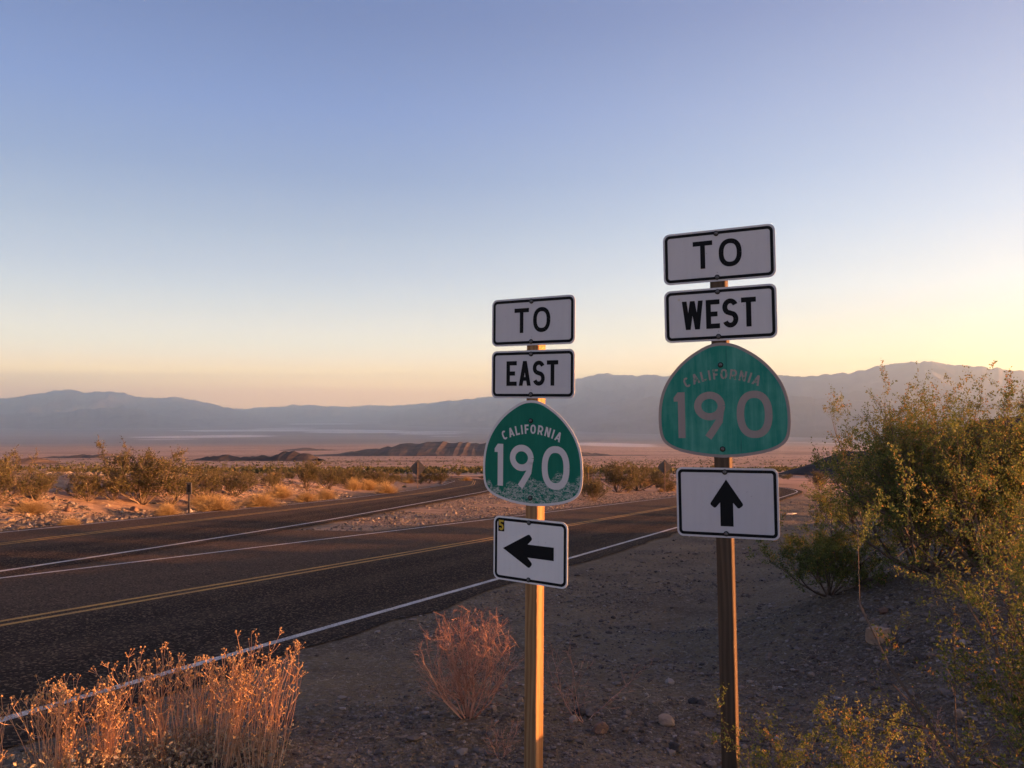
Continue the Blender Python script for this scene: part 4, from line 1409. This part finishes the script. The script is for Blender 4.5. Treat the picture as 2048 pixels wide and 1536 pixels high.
# px of the base, py of the base, height in px, width factor, kind, label
BUSH = [
 (285, 1008, 128, 1.0, 'c', 'tallest creosote bush on the far bank, left of the paddle marker'),
 (345, 1008, 82, 1.15, 'c', 'broad creosote bush leaning out between the tallest bush and the paddle marker'),
 (-10, 1012, 112, 1.0, 'c', 'pale creosote bush cut off by the left edge'),
 (72, 1000, 62, 1.1, 'c', 'dark rounded creosote bush second from the left edge'),
 (175, 1002, 66, 1.1, 'c', 'dark green creosote bush just left of the tallest one'),
 (225, 1000, 62, 1.0, 'c', 'small creosote bush tucked against the tallest one on its left'),
 (420, 1000, 72, 1.15, 'c', 'dark creosote bush behind the paddle marker'),
 (470, 992, 58, 1.2, 'c', 'wide creosote bush right of the paddle marker'),
 (545, 978, 40, 1.2, 'c', 'low creosote bush midway between paddle marker and left diamond sign'),
 (612, 978, 62, .9, 'c', 'upright creosote bush with bare twigs rising above its neighbours'),
 (655, 978, 48, 1.1, 'c', 'olive creosote bush right of the upright twiggy one'),
 (700, 975, 42, 1.2, 'c', 'dark creosote bush above the golden shrubs left of the diamond sign'),
 (752, 976, 44, 1.1, 'c', 'olive creosote bush two bushes left of the diamond sign'),
 (785, 968, 26, 1.2, 'c', 'small creosote bush just left of the left diamond sign'),
 (858, 962, 30, 1.1, 'c', 'olive creosote bush just right of the left diamond sign'),
 (880, 962, 28, 1.1, 'c', 'bright olive creosote bush at the inside of the side road bend'),
 (1188, 1003, 52, .95, 'c', 'bright green bush at the right edge of the eastbound route shield'),
 (1235, 985, 66, 1.1, 'c', 'large olive creosote bush on the island between the two route signs'),
 (1275, 982, 60, 1.1, 'c', 'olive creosote bush left of the right diamond sign'),
 (1160, 975, 52, 1.0, 'c', 'creosote bush half hidden behind the eastbound route shield'),
 (1315, 968, 42, 1.1, 'c', 'low creosote bush at the foot of the right diamond sign'),
 (1640, 975, 42, .9, 'c', 'wispy creosote bush at the outside of the road bend'),
 (430, 1022, 32, 1.5, 'd', 'golden dry shrub just right of the paddle marker'),
 (405, 1014, 26, 1.4, 'd', 'golden dry shrub behind the foot of the paddle marker'),
 (520, 1014, 30, 1.4, 'd', 'wide golden dry shrub at the road edge right of the paddle marker'),
 (560, 996, 28, 1.1, 'd', 'round golden dry shrub above the wide one'),
 (612, 1004, 22, 1.3, 'd', 'reddish golden dry shrub close to the side road line'),
 (650, 999, 22, 1.2, 'd', 'bright golden dry shrub at the road edge left of the whitish one'),
 (706, 980, 24, .9, 'd', 'whitish dry shrub left of the diamond sign'),
 (736, 980, 22, 1.2, 'd', 'leaning golden shrub between the whitish one and the diamond sign'),
 (772, 988, 24, 1.0, 'd', 'flame coloured dry shrub at the road edge left of the diamond sign'),
 (818, 966, 14, 1.3, 'd', 'rounded golden shrub close by the foot of the left diamond sign'),
 (932, 963, 11, 1.2, 'd', 'tiny golden shrub at the side road bend'),
 (333, 1031, 26, 1.1, 'd', 'upright golden tuft at the road edge left of the paddle marker'),
 (140, 1052, 18, 1.3, 'd', 'golden tuft on the bank edge at far left'),
 (60, 1024, 22, 2.2, 'd', 'flattened pale grass mound on the bank near the left edge'),
 (1288, 972, 18, 1.2, 'd', 'golden dry shrub beside the right diamond sign'),
 (1338, 982, 18, 1.0, 'd', 'golden dry shrub at the foot of the right diamond sign'),
]
for i, (px_, py_, hp, wd, kd, lab) in enumerate(BUSH):
    x, y = unp(px_, py_)
    if kd == 'c' and y > 95:
        y = 95
        x = at(px_, 808, y).x
    s = hp * y / F * (.80 if kd == 'c' else 1)
    src = (PC if kd == 'c' else PD)[i % (4 if kd == 'c' else 3)]
    copy_to(src, (x, y, g1(x, y) - .03), s, rr_.uniform(0, 6.28), lab, None, wd * 1.12)
# more bushes on the plain beyond, all alike
rg = random.Random(9)
n = 0
for t_ in range(1500):
    px_ = rg.uniform(-40, 2080)
    dist = math.exp(rg.uniform(math.log(70), math.log(230)))
    if t_ % 5 == 0:
        px_, dist = rg.uniform(-40, 960), rg.uniform(50, 95)
    x = at(px_, 808, dist).x
    q = qoff(x, dist)
    if -2 * LW - 2.5 < q < 2.0 and dist < 110:
        continue
    if dist < 150 and np.interp(dist, L2[:, 1], L2[:, 0]) - 1.5 < x < np.interp(dist, R2[:, 1], R2[:, 0]) + 1.5:
        continue
    if np.min(np.hypot(W1[:, 0] - 3.5 - x, W1[:, 1] - dist)) < 8 and dist > 60:
        continue
    src = PC[rg.randrange(4)] if rg.random() < .8 else PD[rg.randrange(3)]
    dry = src in PD
    s = rg.uniform(.45, 1.0) * (.5 if dry else 1)
    copy_to(src, (x, dist, g1(x, dist) - .03), s, rg.uniform(0, 6.28),
            'small golden dry shrub on the open plain beyond the roads' if dry else 'olive creosote bush on the open plain beyond the roads',
            'dry shrubs on the plain' if dry else 'creosote bushes on the plain', 1.2)
    n += 1
    if n >= 230:
        break
# bushes on the right, outside the picture, whose shadows fall on the road
for i, (x, y, s) in enumerate([(9, 12, 1.6), (13, 9, 1.5), (12, 17, 1.7), (18, 20, 1.6), (16, 25, 1.3), (24, 30, 1.7), (21, 36, 1.2), (30, 44, 1.8), (28, 38, 1.4), (34, 52, 1.6), (40, 62, 1.5), (15, 14, 1.5)]):
    copy_to(PC[i % 4], (x, y, g1(x, y) - .03), s, i * 1.3, 'creosote bush on the slope right of the road', 'creosote bushes right of the road', 1.1)
for o in PC + PD:
    remove(o)
# thousands of distant shrubs, one mass
rng = np.random.RandomState(21)
n = 9000
dd = np.exp(rng.uniform(np.log(220), np.log(2200), n))
uu = rng.uniform(-.72, .72, n)
X, Y = uu * dd, dd
m_ = fbm(X * .012, Y * .012, 3) > -.18
X, Y = X[m_], Y[m_]
hs = rng.uniform(.5, 1.5, len(X))
k = MB()
for j in range(9):
    P = np.stack([X + rng.normal(size=len(X)) * hs * .55, Y + rng.normal(size=len(X)) * hs * .55, gz(X, Y) + hs * rng.uniform(0, .5, len(X))], 1)
    k.leaves(P, hs * .9, rng, .8, np.clip(rng.normal(.4, .2, len(X)), 0, 1), .9)
o = k.build('desert_scrub', M['creosote_far'])
kind(o, 'stuff')
o['label'] = 'low desert scrub dotting the fan far beyond the roads'
o['category'] = 'scrub'

# -- dry plants in the foreground
def stalk_plant(label, px, py, dist, n, hgt, width, depth_, seed, lean=0.0, leafy=0, branchy=.5, hvar=.22, heads=(3, 7)):
    rng = np.random.RandomState(seed)
    loc, y = place(px, py, dist)
    o = thing('dry_flower_plant', label, 'dry plant', loc)
    k, hd_ = MB(), MB()
    HP = []
    nt = max(2, n // 14)
    tx, ty, th_ = rng.uniform(-.5, .5, nt) * width, rng.uniform(-.5, .5, nt) * depth_, rng.uniform(1 - hvar, 1 + hvar * .3, nt)
    tl, tm = rng.normal(0, .06, nt), rng.normal(0, .06, nt)
    for i in range(n):
        q_ = i % nt
        bx, by = tx[q_] + rng.normal() * .035, ty[q_] + rng.normal() * .035
        p = np.array([bx, by, g1(loc[0] + bx, loc[1] + by) - loc[2]])
        H = hgt * th_[q_] * (rng.uniform(.74, 1.04) if rng.rand() < .75 else rng.uniform(.3, .75))
        d = np.array([bx / width * .30 + lean + tl[q_] + rng.normal() * .04, by * .2 + tm[q_] + rng.normal() * .04, 1.0])
        d /= np.linalg.norm(d)
        npt = 6
        t = rng.rand()
        r0 = rng.uniform(.0022, .0034)
        for j in range(npt):
            q = p + d * H / npt
            k.segs([p], [q], r0 * (1 - j * .09), r0 * (1 - (j + 1) * .09), 3, t)
            if j >= npt - 2 and rng.rand() < branchy * .8 + .1:
                for _ in range(rng.randint(1, 3)):
                    e = d + rng.normal(size=3) * .38
                    e /= np.linalg.norm(e)
                    l = H * rng.uniform(.08, .2)
                    m1 = p + e * l * .6
                    m2 = m1 + (e + np.array([0, 0, .35])) * l * .45
                    k.segs([p, m1], [m1, m2], [r0 * .6, r0 * .5], [r0 * .5, r0 * .4], 3, t)
                    HP.append(m2)
            d = d + rng.normal(size=3) * np.array([.085, .085, .01])
            d /= np.linalg.norm(d)
            p = q
        for _ in range(rng.randint(*heads)):
            e = d + rng.normal(size=3) * .5
            e /= np.linalg.norm(e)
            l = rng.uniform(.02, .065)
            k.segs([p], [p + e * l], r0 * .45, r0 * .35, 3, t)
            HP.append(p + e * l)
    kind(k.build('stalks', M['straw'], o), 'stuff')
    HP = np.array(HP)
    sz = rng.uniform(.0045, .0085, len(HP))
    V = ICO[None] * rng.uniform(.75, 1.2, (len(HP), 12, 1)) * sz[:, None, None] + HP[:, None]
    f = (ICF[None] + (np.arange(len(HP)) * 12)[:, None, None]).reshape(-1, 3)
    hd_.add(V.reshape(-1, 3), [f], np.repeat(rng.rand(len(HP)), 12))
    kind(hd_.build('seed_heads', M['head'], o), 'stuff')
    if leafy:
        P = np.stack([rng.normal(size=leafy) * width * .34, rng.normal(size=leafy) * depth_ * .34, np.abs(rng.normal(size=leafy)) * hgt * .13], 1)
        P[:, 2] += gz(loc[0] + P[:, 0], loc[1] + P[:, 1]) - loc[2]
        lf = MB()
        lf.leaves(P, .034, rng, .55, None, .5)
        lf.leaves(P[: leafy // 2] + rng.normal(size=(leafy // 2, 3)) * .02, .02, rng, .3, None, 1.2)
        kind(lf.build('dry_leaves', M['dry_leaf'], o), 'stuff')
    return o
stalk_plant('dense straw coloured dry flower clump, tallest stalks at lower left', 392, 1560, 5.6, 190, .77, .60, .4, 61, .03, 1500)
stalk_plant('slim bundle of dry stalks at the right end of the foreground clump', 535, 1570, 5.5, 70, .72, .24, .3, 62, .05, 260)
stalk_plant('bushy dry flower plant with curled pale leaves left of the dense clump', 232, 1560, 5.25, 90, .62, .55, .5, 63, .05, 1700, .8)
stalk_plant('branching dry stalks standing before the white line at lower left', 120, 1560, 5.0, 40, .74, .38, .3, 64, .04, 700, .95)
stalk_plant('sparse dry stalks nearest the lower left corner', 34, 1565, 4.95, 26, .60, .26, .2, 65, .0, 260, .9)

def twig_bush(label, loc, h, spread, nstem, nside, ntwig, seed, r0, lean, name='dry_twig_bush', fine=0, clip=False, mt='twig', curve=.25, start=1, side_len=(.18, .36)):
    rng = np.random.RandomState(seed)
    S0, S1, A, B, tips = shrub_skeleton(rng, h, spread, nstem, nside, ntwig, r0, lean=lean, tw=(.06, .15), start=start, side_len=side_len, curve=curve)
    if clip:                                                # a rounded head
        ok = lambda P: np.hypot(P[:, 0], P[:, 1]) / (h * .56) < np.sqrt(np.clip(1 - ((P[:, 2] / h - .58) / .50) ** 2, .04, 1))
        kp = ok(S0) & ok(S1)
        S0, S1, A, B = S0[kp], S1[kp], A[kp], B[kp]
        tips = [(a, b) for a, b in tips if ok(np.array([a, b])).all()]
    o = thing(name, label, 'dry bush', loc)
    k = MB()
    k.segs(S0, S1, np.maximum(A, .0011), np.maximum(B, .0009), 3, rng.rand(len(S0)))
    if fine:
        F0, F1 = [], []
        for a, b in tips:
            for _ in range(fine):
                c = a + (b - a) * rng.uniform(.3, 1)
                e = (b - a) / (np.linalg.norm(b - a) + 1e-6) + rng.normal(size=3) * .55
                F0.append(c)
                F1.append(c + e * h * rng.uniform(.02, .06))
        k.segs(F0, F1, .0010, .0008, 3, rng.rand(len(F0)))
    k.build('twigs', M[mt], o)
    return o
loc, y = place(938, 1436)
twig_bush('reddish dry twiggy bush, top sunlit, left of the pale timber post', loc, .82, 1.1, 22, 3, 2, 71, .0060, (3, 50), fine=2, curve=.42, clip=True)
loc, y = place(1168, 1420, 6.6)
twig_bush('sparse bare plant with reddish twigs right of the pale timber post', loc, .62, 1.5, 5, 2, 2, 72, .003, (20, 60))
loc, y = place(1000, 1500, 5.7)
twig_bush('small pinkish dry sprig at the foot of the twiggy bush', loc, .26, .9, 5, 2, 3, 73, .0022, (5, 45))
loc, y = place(1860, 1400, 5.6)
twig_bush('tiny dry twig plant below the creosote branches at right', loc, .3, .9, 4, 2, 2, 74, .0022, (5, 45))
loc, y = place(1440, 1575, 4.3)
twig_bush('grey dry twigs around the foot of the weathered post', loc, .3, 1.0, 6, 2, 2, 75, .002, (10, 60), mt='bark')

# ------------------------------------------------------------------ valley air
k = MB()
k.box(-42000, 21000, -3000, 66000, -1250, 2300)
o = k.build('haze')
m = bpy.data.materials.new('valley_haze')
m.use_nodes = True
m.node_tree.nodes.clear()
out = m.node_tree.nodes.new('ShaderNodeOutputMaterial')
pv = m.node_tree.nodes.new('ShaderNodeVolumePrincipled')
pv.inputs['Color'].default_value = (.70, .87, 1.0, 1)
pv.inputs['Density'].default_value = HAZE_DENSITY
pv.inputs['Anisotropy'].default_value = .82
m.node_tree.links.new(pv.outputs[0], out.inputs['Volume'])
o.data.materials.append(m)
kind(o, 'stuff')
o['label'] = 'thin evening haze filling the valley'
o['category'] = 'haze'
